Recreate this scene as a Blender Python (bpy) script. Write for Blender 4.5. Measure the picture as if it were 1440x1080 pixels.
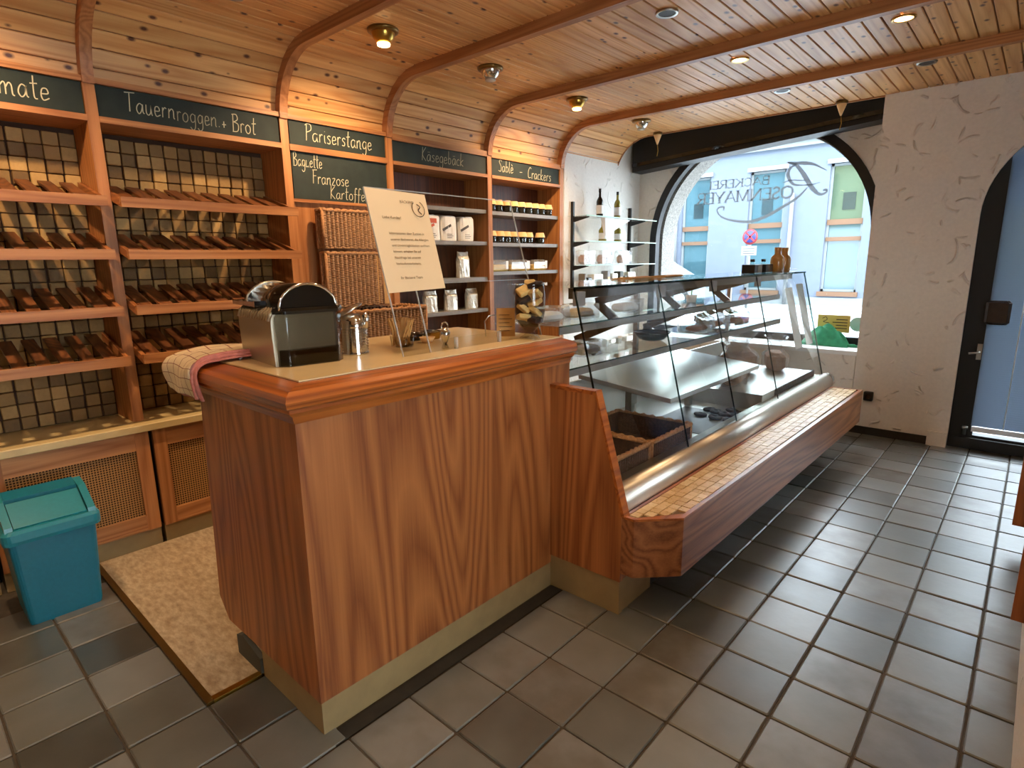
import bpy, bmesh, math, random
from mathutils import Vector, Matrix
from math import pi, sin, cos, radians as rad, sqrt
random.seed(7)
S = bpy.context.scene
for o in list(bpy.data.objects): bpy.data.objects.remove(o)
COL = S.collection
# ------------------------------------------------------------------ camera
FPX = 814.47
R_ = Vector((0.74457, 0.66742, -0.01266)); U_ = Vector((-0.12827, 0.16166, 0.97848)); F_ = Vector((-0.65511, 0.72692, -0.20597))
CP = Vector((0, 0, 1.5))
cam = bpy.data.cameras.new('camera'); cam.sensor_fit = 'HORIZONTAL'; cam.sensor_width = 36; cam.lens = FPX * 36 / 1440; cam.clip_start = .03
co = bpy.data.objects.new('camera', cam); COL.objects.link(co)
m = Matrix((R_, U_, -F_)).transposed().to_4x4(); m.translation = CP; co.matrix_world = m
S.camera = co
def at(px, py, **k):            # a pixel of the photograph, carried on to the plane x, y or z = value
    d = R_ * ((px - 720) / FPX) - U_ * ((py - 540) / FPX) + F_
    a, v = list(k.items())[0]; i = 'xyz'.index(a)
    return CP + d * ((v - CP[i]) / d[i])
# ------------------------------------------------------------------ world, exposure
S.view_settings.view_transform = 'Standard'; S.view_settings.look = 'None'
S.view_settings.gamma = 1; S.view_settings.use_curve_mapping = False
S.view_settings.exposure = 0.3
w = bpy.data.worlds.new('world'); S.world = w; w.use_nodes = True
bg = w.node_tree.nodes['Background']; bg.inputs[0].default_value = (0.80, 0.90, 1.0, 1); bg.inputs[1].default_value = 14.0
LAMP_W = 1.0
# ------------------------------------------------------------------ material helpers
MATS = {}
def nmat(name):
    mt = bpy.data.materials.new(name); mt.use_nodes = True; MATS[name] = mt
    nt = mt.node_tree; b = nt.nodes['Principled BSDF']
    return mt, nt, b
def N(nt, t, **k):
    n = nt.nodes.new(t)
    for a, v in k.items():
        if a in n.inputs.keys() if hasattr(n.inputs, 'keys') else False: n.inputs[a].default_value = v
        else: setattr(n, a, v)
    return n
def ramp(nt, fac, stops):
    r = nt.nodes.new('ShaderNodeValToRGB'); e = r.color_ramp.elements
    while len(e) < len(stops): e.new(.5)
    for i, (p, c) in enumerate(stops): e[i].position = p; e[i].color = (*c, 1)
    nt.links.new(fac, r.inputs[0]); return r.outputs[0]
def sr(c): return tuple(((v / 255) / 12.92 if v / 255 <= .04045 else ((v / 255 + .055) / 1.055) ** 2.4) for v in c)
def plain(name, col, rough=.5, metal=0, noise=0, bump=0, scale=30, emit=0, spec=.5, coat=0):
    mt, nt, b = nmat(name); c = sr(col)
    b.inputs['Base Color'].default_value = (*c, 1); b.inputs['Roughness'].default_value = rough; b.inputs['Metallic'].default_value = metal
    b.inputs['Specular IOR Level'].default_value = spec; b.inputs['Coat Weight'].default_value = coat
    if noise or bump:
        tc = nt.nodes.new('ShaderNodeTexCoord'); n = nt.nodes.new('ShaderNodeTexNoise'); n.inputs['Scale'].default_value = scale; n.inputs['Detail'].default_value = 4
        nt.links.new(tc.outputs['Object'], n.inputs['Vector'])
        if noise:
            o = ramp(nt, n.outputs[0], [(.3, tuple(v * (1 - noise) for v in c)), (.7, tuple(min(1, v * (1 + noise)) for v in c))]); nt.links.new(o, b.inputs['Base Color'])
        if bump:
            bp = nt.nodes.new('ShaderNodeBump'); bp.inputs['Strength'].default_value = bump; bp.inputs['Distance'].default_value = .01
            nt.links.new(n.outputs[0], bp.inputs['Height']); nt.links.new(bp.outputs[0], b.inputs['Normal'])
    if emit:
        b.inputs['Emission Color'].default_value = (*c, 1); b.inputs['Emission Strength'].default_value = emit
    return mt
def wood(name, dark, light, axis='z', rough=.4, figure=6, knots=False, vary=.25, ringscale=1.0, coat=.0, ax=.045, rings=11):
    """grain along axis; colours shift from piece to piece"""
    mt, nt, b = nmat(name); L = nt.links.new
    tc = nt.nodes.new('ShaderNodeTexCoord'); oi = nt.nodes.new('ShaderNodeObjectInfo')
    off = nt.nodes.new('ShaderNodeVectorMath'); off.operation = 'MULTIPLY_ADD'; 
    L(oi.outputs['Random'], off.inputs[0]); off.inputs[1].default_value = (37, 53, 71); L(tc.outputs['Object'], off.inputs[2])
    mp = nt.nodes.new('ShaderNodeMapping'); sc = [1, 1, 1]; sc['xyz'.index(axis)] = ax; mp.inputs['Scale'].default_value = sc
    L(off.outputs[0], mp.inputs[0])
    n1 = nt.nodes.new('ShaderNodeTexNoise'); n1.inputs['Scale'].default_value = figure * ringscale; n1.inputs['Detail'].default_value = 1.5; n1.inputs['Roughness'].default_value = .4
    L(mp.outputs[0], n1.inputs['Vector'])
    mul = nt.nodes.new('ShaderNodeMath'); mul.operation = 'MULTIPLY'; mul.inputs[1].default_value = rings; L(n1.outputs[0], mul.inputs[0])
    fr = nt.nodes.new('ShaderNodeMath'); fr.operation = 'PINGPONG'; fr.inputs[1].default_value = .5; L(mul.outputs[0], fr.inputs[0])
    n2 = nt.nodes.new('ShaderNodeTexNoise'); n2.inputs['Scale'].default_value = 120; n2.inputs['Detail'].default_value = 3; mp2 = nt.nodes.new('ShaderNodeMapping'); sc2 = [1, 1, 1]; sc2['xyz'.index(axis)] = .03; mp2.inputs['Scale'].default_value = sc2; L(off.outputs[0], mp2.inputs[0]); L(mp2.outputs[0], n2.inputs['Vector'])
    ad = nt.nodes.new('ShaderNodeMath'); ad.operation = 'MULTIPLY_ADD'; L(n2.outputs[0], ad.inputs[0]); ad.inputs[1].default_value = .5; L(fr.outputs[0], ad.inputs[2])
    d, l = sr(dark), sr(light)
    col = ramp(nt, ad.outputs[0], [(.14, l), (.5, tuple((a * .45 + c * .55) for a, c in zip(d, l))), (.82, d)])
    if knots:
        km = nt.nodes.new('ShaderNodeMapping'); ks = [12, 12, 12]; ks['xyz'.index(axis)] = 7.5; km.inputs['Scale'].default_value = ks; L(off.outputs[0], km.inputs[0])
        vo = nt.nodes.new('ShaderNodeTexVoronoi'); vo.voronoi_dimensions = '2D'; vo.inputs['Scale'].default_value = 1; L(km.outputs[0], vo.inputs['Vector'])
        kg = nt.nodes.new('ShaderNodeSeparateColor'); L(vo.outputs['Color'], kg.inputs[0])
        kt = nt.nodes.new('ShaderNodeMath'); kt.operation = 'MULTIPLY_ADD'; L(kg.outputs[0], kt.inputs[0]); kt.inputs[1].default_value = .8; kt.inputs[2].default_value = -.20
        kc = nt.nodes.new('ShaderNodeMath'); kc.operation = 'MAXIMUM'; L(kt.outputs[0], kc.inputs[0]); kc.inputs[1].default_value = -.05
        ks_ = nt.nodes.new('ShaderNodeMath'); ks_.operation = 'ADD'; L(vo.outputs['Distance'], ks_.inputs[0]); L(kc.outputs[0], ks_.inputs[1])
        kf = ramp(nt, ks_.outputs[0], [(.02, (0, 0, 0)), (.13, (1, 1, 1))])
        mx = nt.nodes.new('ShaderNodeMix'); mx.data_type = 'RGBA'; L(kf, mx.inputs[0]); mx.inputs[6].default_value = (*sr((84, 42, 22)), 1); L(col, mx.inputs[7]); col = mx.outputs[2]
    hs = nt.nodes.new('ShaderNodeHueSaturation'); L(col, hs.inputs['Color'])
    mr = nt.nodes.new('ShaderNodeMapRange'); mr.inputs['To Min'].default_value = 1 - vary; mr.inputs['To Max'].default_value = 1 + vary; L(oi.outputs['Random'], mr.inputs['Value']); L(mr.outputs[0], hs.inputs['Value'])
    L(hs.outputs[0], b.inputs['Base Color']); b.inputs['Roughness'].default_value = rough; b.inputs['Coat Weight'].default_value = coat; b.inputs['Coat Roughness'].default_value = .25
    bp = nt.nodes.new('ShaderNodeBump'); bp.inputs['Strength'].default_value = .12; bp.inputs['Distance'].default_value = .004; L(ad.outputs[0], bp.inputs['Height']); L(bp.outputs[0], b.inputs['Normal'])
    return mt
def piece(name, cols, rough=.5, nscale=25, bump=.2, vary=.2, dist=.004, rvar=.1):
    """colour picked per piece from a ramp, mottled"""
    mt, nt, b = nmat(name); L = nt.links.new
    tc = nt.nodes.new('ShaderNodeTexCoord'); oi = nt.nodes.new('ShaderNodeObjectInfo')
    off = nt.nodes.new('ShaderNodeVectorMath'); off.operation = 'MULTIPLY_ADD'; L(oi.outputs['Random'], off.inputs[0]); off.inputs[1].default_value = (31, 47, 61); L(tc.outputs['Object'], off.inputs[2])
    n = nt.nodes.new('ShaderNodeTexNoise'); n.inputs['Scale'].default_value = nscale; n.inputs['Detail'].default_value = 5; L(off.outputs[0], n.inputs['Vector'])
    a = nt.nodes.new('ShaderNodeMath'); a.operation = 'MULTIPLY_ADD'; L(n.outputs[0], a.inputs[0]); a.inputs[1].default_value = vary; L(oi.outputs['Random'], a.inputs[2])
    s = nt.nodes.new('ShaderNodeMath'); s.operation = 'SUBTRACT'; L(a.outputs[0], s.inputs[0]); s.inputs[1].default_value = vary / 2
    col = ramp(nt, s.outputs[0], [(i / (len(cols) - 1), sr(c)) for i, c in enumerate(cols)])
    L(col, b.inputs['Base Color'])
    mr = nt.nodes.new('ShaderNodeMapRange'); mr.inputs['To Min'].default_value = rough - rvar; mr.inputs['To Max'].default_value = rough + rvar; L(n.outputs[0], mr.inputs['Value']); L(mr.outputs[0], b.inputs['Roughness'])
    bp = nt.nodes.new('ShaderNodeBump'); bp.inputs['Strength'].default_value = bump; bp.inputs['Distance'].default_value = dist; L(n.outputs[0], bp.inputs['Height']); L(bp.outputs[0], b.inputs['Normal'])
    return mt
def glass(name, tint=(1, 1, 1), refl=1.0, rough=.02, haze=0, ior=1.45):
    mt, nt, b = nmat(name); L = nt.links.new; nt.nodes.remove(b)
    out = nt.nodes['Material Output']; tr = nt.nodes.new('ShaderNodeBsdfTransparent'); tr.inputs[0].default_value = (*tint, 1)
    gl = nt.nodes.new('ShaderNodeBsdfGlossy'); gl.inputs['Roughness'].default_value = rough
    fr = nt.nodes.new('ShaderNodeFresnel'); fr.inputs[0].default_value = ior
    mm = nt.nodes.new('ShaderNodeMath'); mm.operation = 'MULTIPLY'; mm.inputs[1].default_value = refl; L(fr.outputs[0], mm.inputs[0])
    ge = nt.nodes.new('ShaderNodeNewGeometry'); fb_ = nt.nodes.new('ShaderNodeMath'); fb_.operation = 'SUBTRACT'; fb_.inputs[0].default_value = 1; L(ge.outputs['Backfacing'], fb_.inputs[1])
    mm2 = nt.nodes.new('ShaderNodeMath'); mm2.operation = 'MULTIPLY'; L(mm.outputs[0], mm2.inputs[0]); L(fb_.outputs[0], mm2.inputs[1]); mm = mm2
    mx = nt.nodes.new('ShaderNodeMixShader'); L(mm.outputs[0], mx.inputs[0]); L(tr.outputs[0], mx.inputs[1]); L(gl.outputs[0], mx.inputs[2])
    last = mx.outputs[0]
    if haze:
        df = nt.nodes.new('ShaderNodeBsdfDiffuse'); df.inputs[0].default_value = (.9, .92, .93, 1)
        m2 = nt.nodes.new('ShaderNodeMixShader'); m2.inputs[0].default_value = haze; L(last, m2.inputs[1]); L(df.outputs[0], m2.inputs[2]); last = m2.outputs[0]
    L(last, out.inputs[0]); return mt
def plaster(name, col, ridges=.5):
    mt, nt, b = nmat(name); L = nt.links.new
    tc = nt.nodes.new('ShaderNodeTexCoord')
    def arcs(scale, radius, wd, gsc, glo):
        n0 = nt.nodes.new('ShaderNodeTexNoise'); n0.inputs['Scale'].default_value = 3; L(tc.outputs['Object'], n0.inputs['Vector'])
        va = nt.nodes.new('ShaderNodeVectorMath'); va.operation = 'MULTIPLY_ADD'; L(n0.outputs['Color'], va.inputs[0]); va.inputs[1].default_value = (.10, .10, .10); L(tc.outputs['Object'], va.inputs[2])
        vo = nt.nodes.new('ShaderNodeTexVoronoi'); vo.inputs['Scale'].default_value = scale; L(va.outputs[0], vo.inputs['Vector'])
        su = nt.nodes.new('ShaderNodeMath'); su.operation = 'SUBTRACT'; L(vo.outputs['Distance'], su.inputs[0]); su.inputs[1].default_value = radius
        ab = nt.nodes.new('ShaderNodeMath'); ab.operation = 'ABSOLUTE'; L(su.outputs[0], ab.inputs[0])
        rd = nt.nodes.new('ShaderNodeMapRange'); rd.inputs['From Min'].default_value = 0; rd.inputs['From Max'].default_value = wd; rd.inputs['To Min'].default_value = 1; rd.inputs['To Max'].default_value = 0; rd.interpolation_type = 'SMOOTHSTEP'; L(ab.outputs[0], rd.inputs['Value'])
        n1 = nt.nodes.new('ShaderNodeTexNoise'); n1.inputs['Scale'].default_value = gsc; n1.inputs['Detail'].default_value = 1; L(tc.outputs['Object'], n1.inputs['Vector'])
        gate = nt.nodes.new('ShaderNodeMapRange'); gate.inputs['From Min'].default_value = glo; gate.inputs['From Max'].default_value = glo + .08; L(n1.outputs[0], gate.inputs['Value'])
        mu = nt.nodes.new('ShaderNodeMath'); mu.operation = 'MULTIPLY'; L(rd.outputs[0], mu.inputs[0]); L(gate.outputs[0], mu.inputs[1]); return mu
    a1 = arcs(2.4, .42, .028, 9, .53); a2 = arcs(3.4, .5, .035, 8, .57)
    mu = nt.nodes.new('ShaderNodeMath'); mu.operation = 'MAXIMUM'; L(a1.outputs[0], mu.inputs[0]); L(a2.outputs[0], mu.inputs[1])
    n2 = nt.nodes.new('ShaderNodeTexNoise'); n2.inputs['Scale'].default_value = 45; n2.inputs['Detail'].default_value = 5; L(tc.outputs['Object'], n2.inputs['Vector'])
    ad = nt.nodes.new('ShaderNodeMath'); ad.operation = 'MULTIPLY_ADD'; L(n2.outputs[0], ad.inputs[0]); ad.inputs[1].default_value = .22; L(mu.outputs[0], ad.inputs[2])
    bp = nt.nodes.new('ShaderNodeBump'); bp.inputs['Strength'].default_value = ridges; bp.inputs['Distance'].default_value = .012; L(ad.outputs[0], bp.inputs['Height']); L(bp.outputs[0], b.inputs['Normal'])
    c = sr(col); L(ramp(nt, n2.outputs[0], [(.3, tuple(v * .93 for v in c)), (.7, c)]), b.inputs['Base Color']); b.inputs['Roughness'].default_value = .85
    return mt
# ------------------------------------------------------------------ materials
wood('counter_pine', (124, 64, 26), (182, 112, 58), 'z', .42, 3.4, vary=.06, coat=.15, ax=.085, rings=19)
wood('ledge_pine', (112, 60, 30), (176, 112, 66), 'y', .42, 5.0, vary=.08, coat=.1, ax=.07, rings=14)
wood('rail_pine', (128, 58, 18), (192, 108, 44), 'y', .28, 9, vary=.05, coat=.5)
wood('rail_pine_x', (128, 58, 18), (192, 108, 44), 'x', .28, 9, vary=.05, coat=.5)
wood('shelf_wood_z', (146, 88, 42), (188, 126, 72), 'z', .5, 7, vary=.08)
wood('shelf_wood_y', (142, 84, 40), (190, 130, 76), 'y', .5, 7, vary=.12)
wood('shelf_wood_x', (118, 66, 30), (168, 106, 58), 'x', .5, 7, vary=.18)
wood('slat_wood', (84, 46, 24), (132, 80, 42), 'x', .5, 7, vary=.18)
wood('ceiling_pine', (196, 132, 70), (226, 174, 112), 'y', .42, 7, knots=True, vary=.12, coat=.0)
wood('rib_wood', (146, 88, 46), (186, 124, 74), 'x', .45, 8, vary=.1)
wood('dark_back', (70, 34, 18), (104, 54, 28), 'z', .5, 7, vary=.05)
piece('block_wood', [(106, 78, 40), (134, 102, 54), (154, 118, 64), (186, 148, 88)], .7, 60, .35, .35)
piece('ledge_block', [(206, 164, 104), (222, 184, 128), (234, 204, 154)], .3, 60, .15, .3)
piece('floor_tile', [(52, 53, 46), (80, 82, 76), (100, 101, 95), (118, 119, 115), (80, 74, 62)], .40, 7, .45, .5, .006, .14)
MATS['floor_tile'].node_tree.nodes['Principled BSDF'].inputs['Coat Weight'].default_value = 1.0; MATS['floor_tile'].node_tree.nodes['Principled BSDF'].inputs['Coat IOR'].default_value = 1.45; MATS['floor_tile'].node_tree.nodes['Principled BSDF'].inputs['Coat Roughness'].default_value = .36; MATS['floor_tile'].node_tree.nodes['Principled BSDF'].inputs['Specular IOR Level'].default_value = .8
plain('grout', (72, 62, 48), .8, noise=.2, scale=40)
plain('bed_brown', (112, 80, 48), .7)
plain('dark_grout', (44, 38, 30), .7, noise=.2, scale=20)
plaster('plaster', (236, 226, 214), .9)
plaster('plaster_white', (232, 228, 222), .7)
plain('plain_wall', (205, 190, 168), .9)
plain('black_paint', (17, 15, 14), .5)
plain('blackboard', (30, 40, 34), .75, noise=.25, scale=12)
plain('chalk', (196, 188, 158), .9)
plain('chalk_faint', (156, 150, 126), .9)
plain('laminate', (226, 200, 150), .3, noise=.06, scale=8, coat=.2)
plain('worktop', (196, 172, 122), .45, noise=.08, scale=10)
plain('plinth', (150, 126, 84), .6, noise=.1, scale=12)
plain('cane', (176, 128, 70), .6)
plain('cane_back', (58, 34, 18), .9)
plain('vinyl', (178, 158, 128), .4)
plain('brass', (190, 150, 70), .3, 1)
plain('brass_dark', (120, 92, 46), .35, .8)
plain('slate', (66, 66, 58), .6)
plain('bin_teal', (14, 104, 122), .38, noise=.05, scale=60, bump=.05)
plain('bin_teal_lid', (30, 122, 134), .32, noise=.05, scale=60, bump=.05)
plain('chrome', (220, 218, 212), .12, 1)
plain('steel', (190, 190, 186), .28, 1, bump=.03, scale=90)
plain('steel_sheet', (214, 212, 206), .3, .75, noise=.04, scale=6)
plain('aluminium', (176, 170, 158), .3, 1)
plain('bumper_metal', (206, 200, 188), .34, .9, bump=.02)
plain('bronze', (96, 82, 60), .35, .7)
plain('plate_brown', (52, 38, 28), .35, noise=.2)
plain('grey_trim', (128, 124, 120), .45, noise=.05)
plain('silver_plastic', (176, 164, 140), .3, .6)
plain('tank_grey', (120, 110, 96), .5)
plain('black_gloss', (14, 12, 11), .1, coat=.5)
plain('black_plastic', (24, 22, 20), .4)
plain('paper', (226, 200, 160), .8)
plain('paper_white', (236, 236, 234), .8)
plain('ink', (66, 50, 40), .8)
plain('stirrer', (206, 160, 96), .7)
plain('wicker', (158, 118, 80), .65, noise=.35, scale=70, bump=.5)
plain('wicker_dark', (88, 56, 36), .65, noise=.35, scale=70, bump=.5)
plain('wicker_rim', (170, 120, 76), .6, noise=.3, scale=90, bump=.5)
plain('bag_white', (232, 226, 216), .55, noise=.06, scale=20, bump=.25)
plain('bag_print_red', (196, 86, 60), .6)
plain('bag_print_dark', (64, 62, 62), .6)
plain('foil', (226, 220, 206), .25, .5, noise=.1, scale=40, bump=.6)
plain('kraft', (196, 150, 92), .8, noise=.08, scale=30)
plain('label_cream', (240, 196, 140), .7)
plain('jar_dark', (36, 34, 26), .2)
plain('pasta_yellow', (206, 168, 84), .6, noise=.25, scale=60)
plain('bottle_dark', (16, 18, 14), .08, coat=.4)
plain('bottle_olive', (140, 130, 50), .1, coat=.4)
plain('bottle_tan', (170, 122, 62), .15, coat=.4)
plain('biscuit', (222, 186, 120), .7, noise=.2, scale=50)
plain('cookie_dark', (58, 42, 36), .7, noise=.3, scale=80, bump=.4)
plain('bread', (150, 104, 70), .8, noise=.25, scale=30, bump=.4)
plain('cloth_cream', (226, 206, 172), .9)
plain('cloth_red', (198, 120, 104), .9, noise=.15, scale=60)
plain('cloth_green', (60, 150, 110), .85, noise=.2, scale=20)
plain('flower_pink', (236, 92, 140), .7)
plain('flower_red', (226, 90, 76), .7)
plain('leaf_green', (96, 140, 70), .7)
plain('sign_yellow', (206, 176, 92), .5)
plain('mint', (170, 206, 190), .4)
plain('blind', (106, 122, 142), .5)
plain('blind_tape', (226, 232, 236), .6)
plain('window_letter', (150, 156, 158), .6)
plain('stone', (130, 126, 120), .8, noise=.5, scale=60)
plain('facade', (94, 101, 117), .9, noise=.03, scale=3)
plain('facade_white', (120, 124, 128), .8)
plain('transom', (102, 72, 52), .7)
plain('house_teal', (160, 196, 206), .9)
plain('house_olive', (196, 196, 150), .9)
plain('roof_tile', (120, 110, 108), .8)
plain('street', (150, 152, 156), .85, noise=.1, scale=3)
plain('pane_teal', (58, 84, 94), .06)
plain('pane_olive_reflection', (70, 84, 70), .06)
plain('pane_dark', (36, 46, 50), .1)
plain('car_white', (128, 130, 134), .25, coat=.6)
plain('tyre', (30, 30, 32), .7)
plain('sign_red', (128, 24, 30), .5)
plain('sign_blue', (38, 42, 112), .5)
plain('downpipe', (110, 112, 116), .5)
plain('bulb', (255, 214, 150), .5, emit=9)
plain('bulb_off', (196, 190, 178), .25)
glass('glass', (.93, .97, .96), .9)
glass('case_glass', (.972, .985, .983), .9)
glass('shelf_glass', (.93, .97, .96), 1.0)
glass('acrylic', (.96, .96, .95), .8)
glass('glass_edge', (.25, .36, .33), 1)
glass('edge_light', (.8, .8, .78), 1, .1, .35)
glass('tank', (.66, .64, .60), 1.0, .04)
glass('jar_glass', (.93, .94, .92), 1.4, .01)
glass('plastic_bag', (.95, .95, .95), 2.0, .12, .16)
glass('window_glass', (.96, .98, .98), .5)
def film():
    nt = MATS['window_letter'].node_tree; b = nt.nodes['Principled BSDF']; L = nt.links.new
    tr = nt.nodes.new('ShaderNodeBsdfTransparent'); tl = nt.nodes.new('ShaderNodeBsdfTranslucent'); tl.inputs[0].default_value = (.10, .105, .11, 1)
    m1 = nt.nodes.new('ShaderNodeMixShader'); m1.inputs[0].default_value = .5; L(b.outputs[0], m1.inputs[1]); L(tl.outputs[0], m1.inputs[2])
    m2 = nt.nodes.new('ShaderNodeMixShader'); m2.inputs[0].default_value = .92; L(tr.outputs[0], m2.inputs[1]); L(m1.outputs[0], m2.inputs[2]); L(m2.outputs[0], nt.nodes['Material Output'].inputs[0])
film()
def checks():
    mt = MATS['cloth_cream']; nt = mt.node_tree; b = nt.nodes['Principled BSDF']; L = nt.links.new
    tc = nt.nodes.new('ShaderNodeTexCoord'); br = nt.nodes.new('ShaderNodeTexBrick'); br.offset = 0; br.inputs['Scale'].default_value = 1; br.inputs['Brick Width'].default_value = .045; br.inputs['Row Height'].default_value = .045; br.inputs['Mortar Size'].default_value = .0016
    br.inputs['Color1'].default_value = br.inputs['Color2'].default_value = (*sr((228, 206, 170)), 1); br.inputs['Mortar'].default_value = (*sr((150, 96, 84)), 1)
    L(tc.outputs['UV'], br.inputs['Vector']); L(br.outputs[0], b.inputs['Base Color'])
checks()
def vinyl_tex():
    nt = MATS['vinyl'].node_tree; b = nt.nodes['Principled BSDF']; L = nt.links.new
    tc = nt.nodes.new('ShaderNodeTexCoord'); mp = nt.nodes.new('ShaderNodeMapping'); mp.inputs['Scale'].default_value = (22, 48, 22); mp.inputs['Rotation'].default_value = (0, 0, .2); L(tc.outputs['Object'], mp.inputs[0])
    n = nt.nodes.new('ShaderNodeTexNoise'); n.inputs['Scale'].default_value = 1; n.inputs['Detail'].default_value = 8; n.inputs['Roughness'].default_value = .65; L(mp.outputs[0], n.inputs['Vector'])
    L(ramp(nt, n.outputs[0], [(.3, sr((140, 116, 88))), (.5, sr((172, 150, 118))), (.7, sr((198, 178, 146)))]), b.inputs['Base Color'])
vinyl_tex()
# ------------------------------------------------------------------ mesh builder
ABS = {}
class MB:
    def __init__(s): s.v = []; s.f = []; s.sm = []; s.uv = None
    def add(s, vs, fs, smooth=False):
        n = len(s.v); s.v += [Vector(v) for v in vs]; s.f += [tuple(i + n for i in f) for f in fs]; s.sm += [smooth] * len(fs); return s
    def box(s, x0, y0, z0, x1, y1, z1, M=None):
        x0, x1 = min(x0, x1), max(x0, x1); y0, y1 = min(y0, y1), max(y0, y1); z0, z1 = min(z0, z1), max(z0, z1)
        vs = [Vector(v) for v in ((x0, y0, z0), (x1, y0, z0), (x1, y1, z0), (x0, y1, z0), (x0, y0, z1), (x1, y0, z1), (x1, y1, z1), (x0, y1, z1))]
        if M: vs = [M @ v for v in vs]
        return s.add(vs, [(0, 3, 2, 1), (4, 5, 6, 7), (0, 1, 5, 4), (1, 2, 6, 5), (2, 3, 7, 6), (3, 0, 4, 7)])
    def cbox(s, x0, y0, z0, x1, y1, z1, c, M=None):       # box with chamfered vertical and top edges
        c = min(c, (x1 - x0) * .45, (y1 - y0) * .45, (z1 - z0) * .45)
        def ring(i, z): return [(x0 + i + c, y0 + i, z), (x1 - i - c, y0 + i, z), (x1 - i, y0 + i + c, z), (x1 - i, y1 - i - c, z), (x1 - i - c, y1 - i, z), (x0 + i + c, y1 - i, z), (x0 + i, y1 - i - c, z), (x0 + i, y0 + i + c, z)]
        vs = [Vector(v) for v in ring(c, z0) + ring(0, z0 + c) + ring(0, z1 - c) + ring(c, z1)]
        if M: vs = [M @ v for v in vs]
        fs = [tuple(range(7, -1, -1)), tuple(range(24, 32))]
        for r in range(3):
            for i in range(8): j = (i + 1) % 8; fs.append((r * 8 + i, r * 8 + j, r * 8 + 8 + j, r * 8 + 8 + i))
        return s.add(vs, fs)
    def prism(s, poly, axis, a, b, smooth=False):          # poly in the other two axes, in order xyz without axis
        def P(u, v, t): return {'x': (t, u, v), 'y': (u, t, v), 'z': (u, v, t)}[axis]
        n = len(poly); vs = [P(u, v, a) for u, v in poly] + [P(u, v, b) for u, v in poly]
        s.add(vs, [tuple(range(n))[::-1], tuple(range(n, 2 * n))]); k = len(s.v) - 2 * n
        s.f += [(k + i, k + (i + 1) % n, k + n + (i + 1) % n, k + n + i) for i in range(n)]; s.sm += [smooth] * n; return s
    def lathe(s, prof, c=(0, 0, 0), n=20, M=None, smooth=True, caps=True):
        vs = []; fs = []
        for r, z in prof:
            for i in range(n): a = 2 * pi * i / n; vs.append(Vector((c[0] + r * cos(a), c[1] + r * sin(a), c[2] + z)))
        for k in range(len(prof) - 1):
            for i in range(n): j = (i + 1) % n; fs.append((k * n + i, k * n + j, k * n + n + j, k * n + n + i))
        if M: vs = [M @ v for v in vs]
        s.add(vs, fs, smooth)
        if caps: k = len(s.v) - len(vs); s.f += [tuple(range(k + n - 1, k - 1, -1)), tuple(range(k + (len(prof) - 1) * n, k + len(prof) * n))]; s.sm += [False, False]
        return s
    def tube(s, pts, r, n=8, smooth=True, flat=1):
        pts = [Vector(p) for p in pts]; vs = []; fs = []; rr = r if isinstance(r, (list, tuple)) else [r] * len(pts)
        up = Vector((0, 0, 1))
        for i, p in enumerate(pts):
            t = (pts[min(i + 1, len(pts) - 1)] - pts[max(i - 1, 0)]).normalized()
            a = t.cross(up if abs(t.z) < .95 else Vector((1, 0, 0))).normalized(); b = a.cross(t)
            for k in range(n): q = 2 * pi * k / n; vs.append(p + a * (cos(q) * rr[i]) + b * (sin(q) * rr[i] * flat))
        for i in range(len(pts) - 1):
            for k in range(n): j = (k + 1) % n; fs.append((i * n + k, i * n + j, i * n + n + j, i * n + n + k))
        fs += [tuple(range(n))[::-1], tuple(range((len(pts) - 1) * n, len(pts) * n))]
        return s.add(vs, fs, smooth)
    def sheet(s, g, thick=0, smooth=True):                  # grid of points g[i][j]
        r, c = len(g), len(g[0]); vs = [p for row in g for p in row]
        fs = [(i * c + j, i * c + j + 1, (i + 1) * c + j + 1, (i + 1) * c + j) for i in range(r - 1) for j in range(c - 1)]
        s.add(vs, fs, smooth)
        s.uv = [(j / (c - 1), i / (r - 1)) for i in range(r) for j in range(c)] if s.uv is None else s.uv
        return s
    def ribbon(s, pts, wd, P, depth=.001):                  # flat stroke: pts 2D, wd width or list, P maps (u,v,d) to 3D
        n = len(pts); ww = wd if isinstance(wd, (list, tuple)) else [wd] * n; a = []; b = []
        for i in range(n):
            p0, p1 = pts[max(i - 1, 0)], pts[min(i + 1, n - 1)]; dx, dy = p1[0] - p0[0], p1[1] - p0[1]; l = sqrt(dx * dx + dy * dy) or 1
            nx, ny = -dy / l * ww[i] / 2, dx / l * ww[i] / 2; a.append((pts[i][0] + nx, pts[i][1] + ny)); b.append((pts[i][0] - nx, pts[i][1] - ny))
        vs = [P(u, v, depth) for u, v in a] + [P(u, v, depth) for u, v in b] + [P(u, v, 0) for u, v in a] + [P(u, v, 0) for u, v in b]
        fs = []
        for i in range(n - 1): fs += [(i, i + 1, n + i + 1, n + i), (2 * n + i, i, n + i, 3 * n + i)[:0] or (2 * n + i, 2 * n + i + 1, i + 1, i), (3 * n + i, n + i, n + i + 1, 3 * n + i + 1)]
        return s.add(vs, fs)
    def mesh(s, name, mat, inv=None):
        me = bpy.data.meshes.new(name); vs = [inv @ v for v in s.v] if inv else s.v
        me.from_pydata([tuple(v) for v in vs], [], s.f); me.polygons.foreach_set('use_smooth', s.sm)
        if s.uv and len(s.uv) == len(s.v):
            ul = me.uv_layers.new(name='uv')
            for lp in me.loops: ul.data[lp.index].uv = s.uv[lp.vertex_index]
        me.update(); me.materials.append(MATS[mat] if isinstance(mat, str) else mat)
        return me
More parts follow.
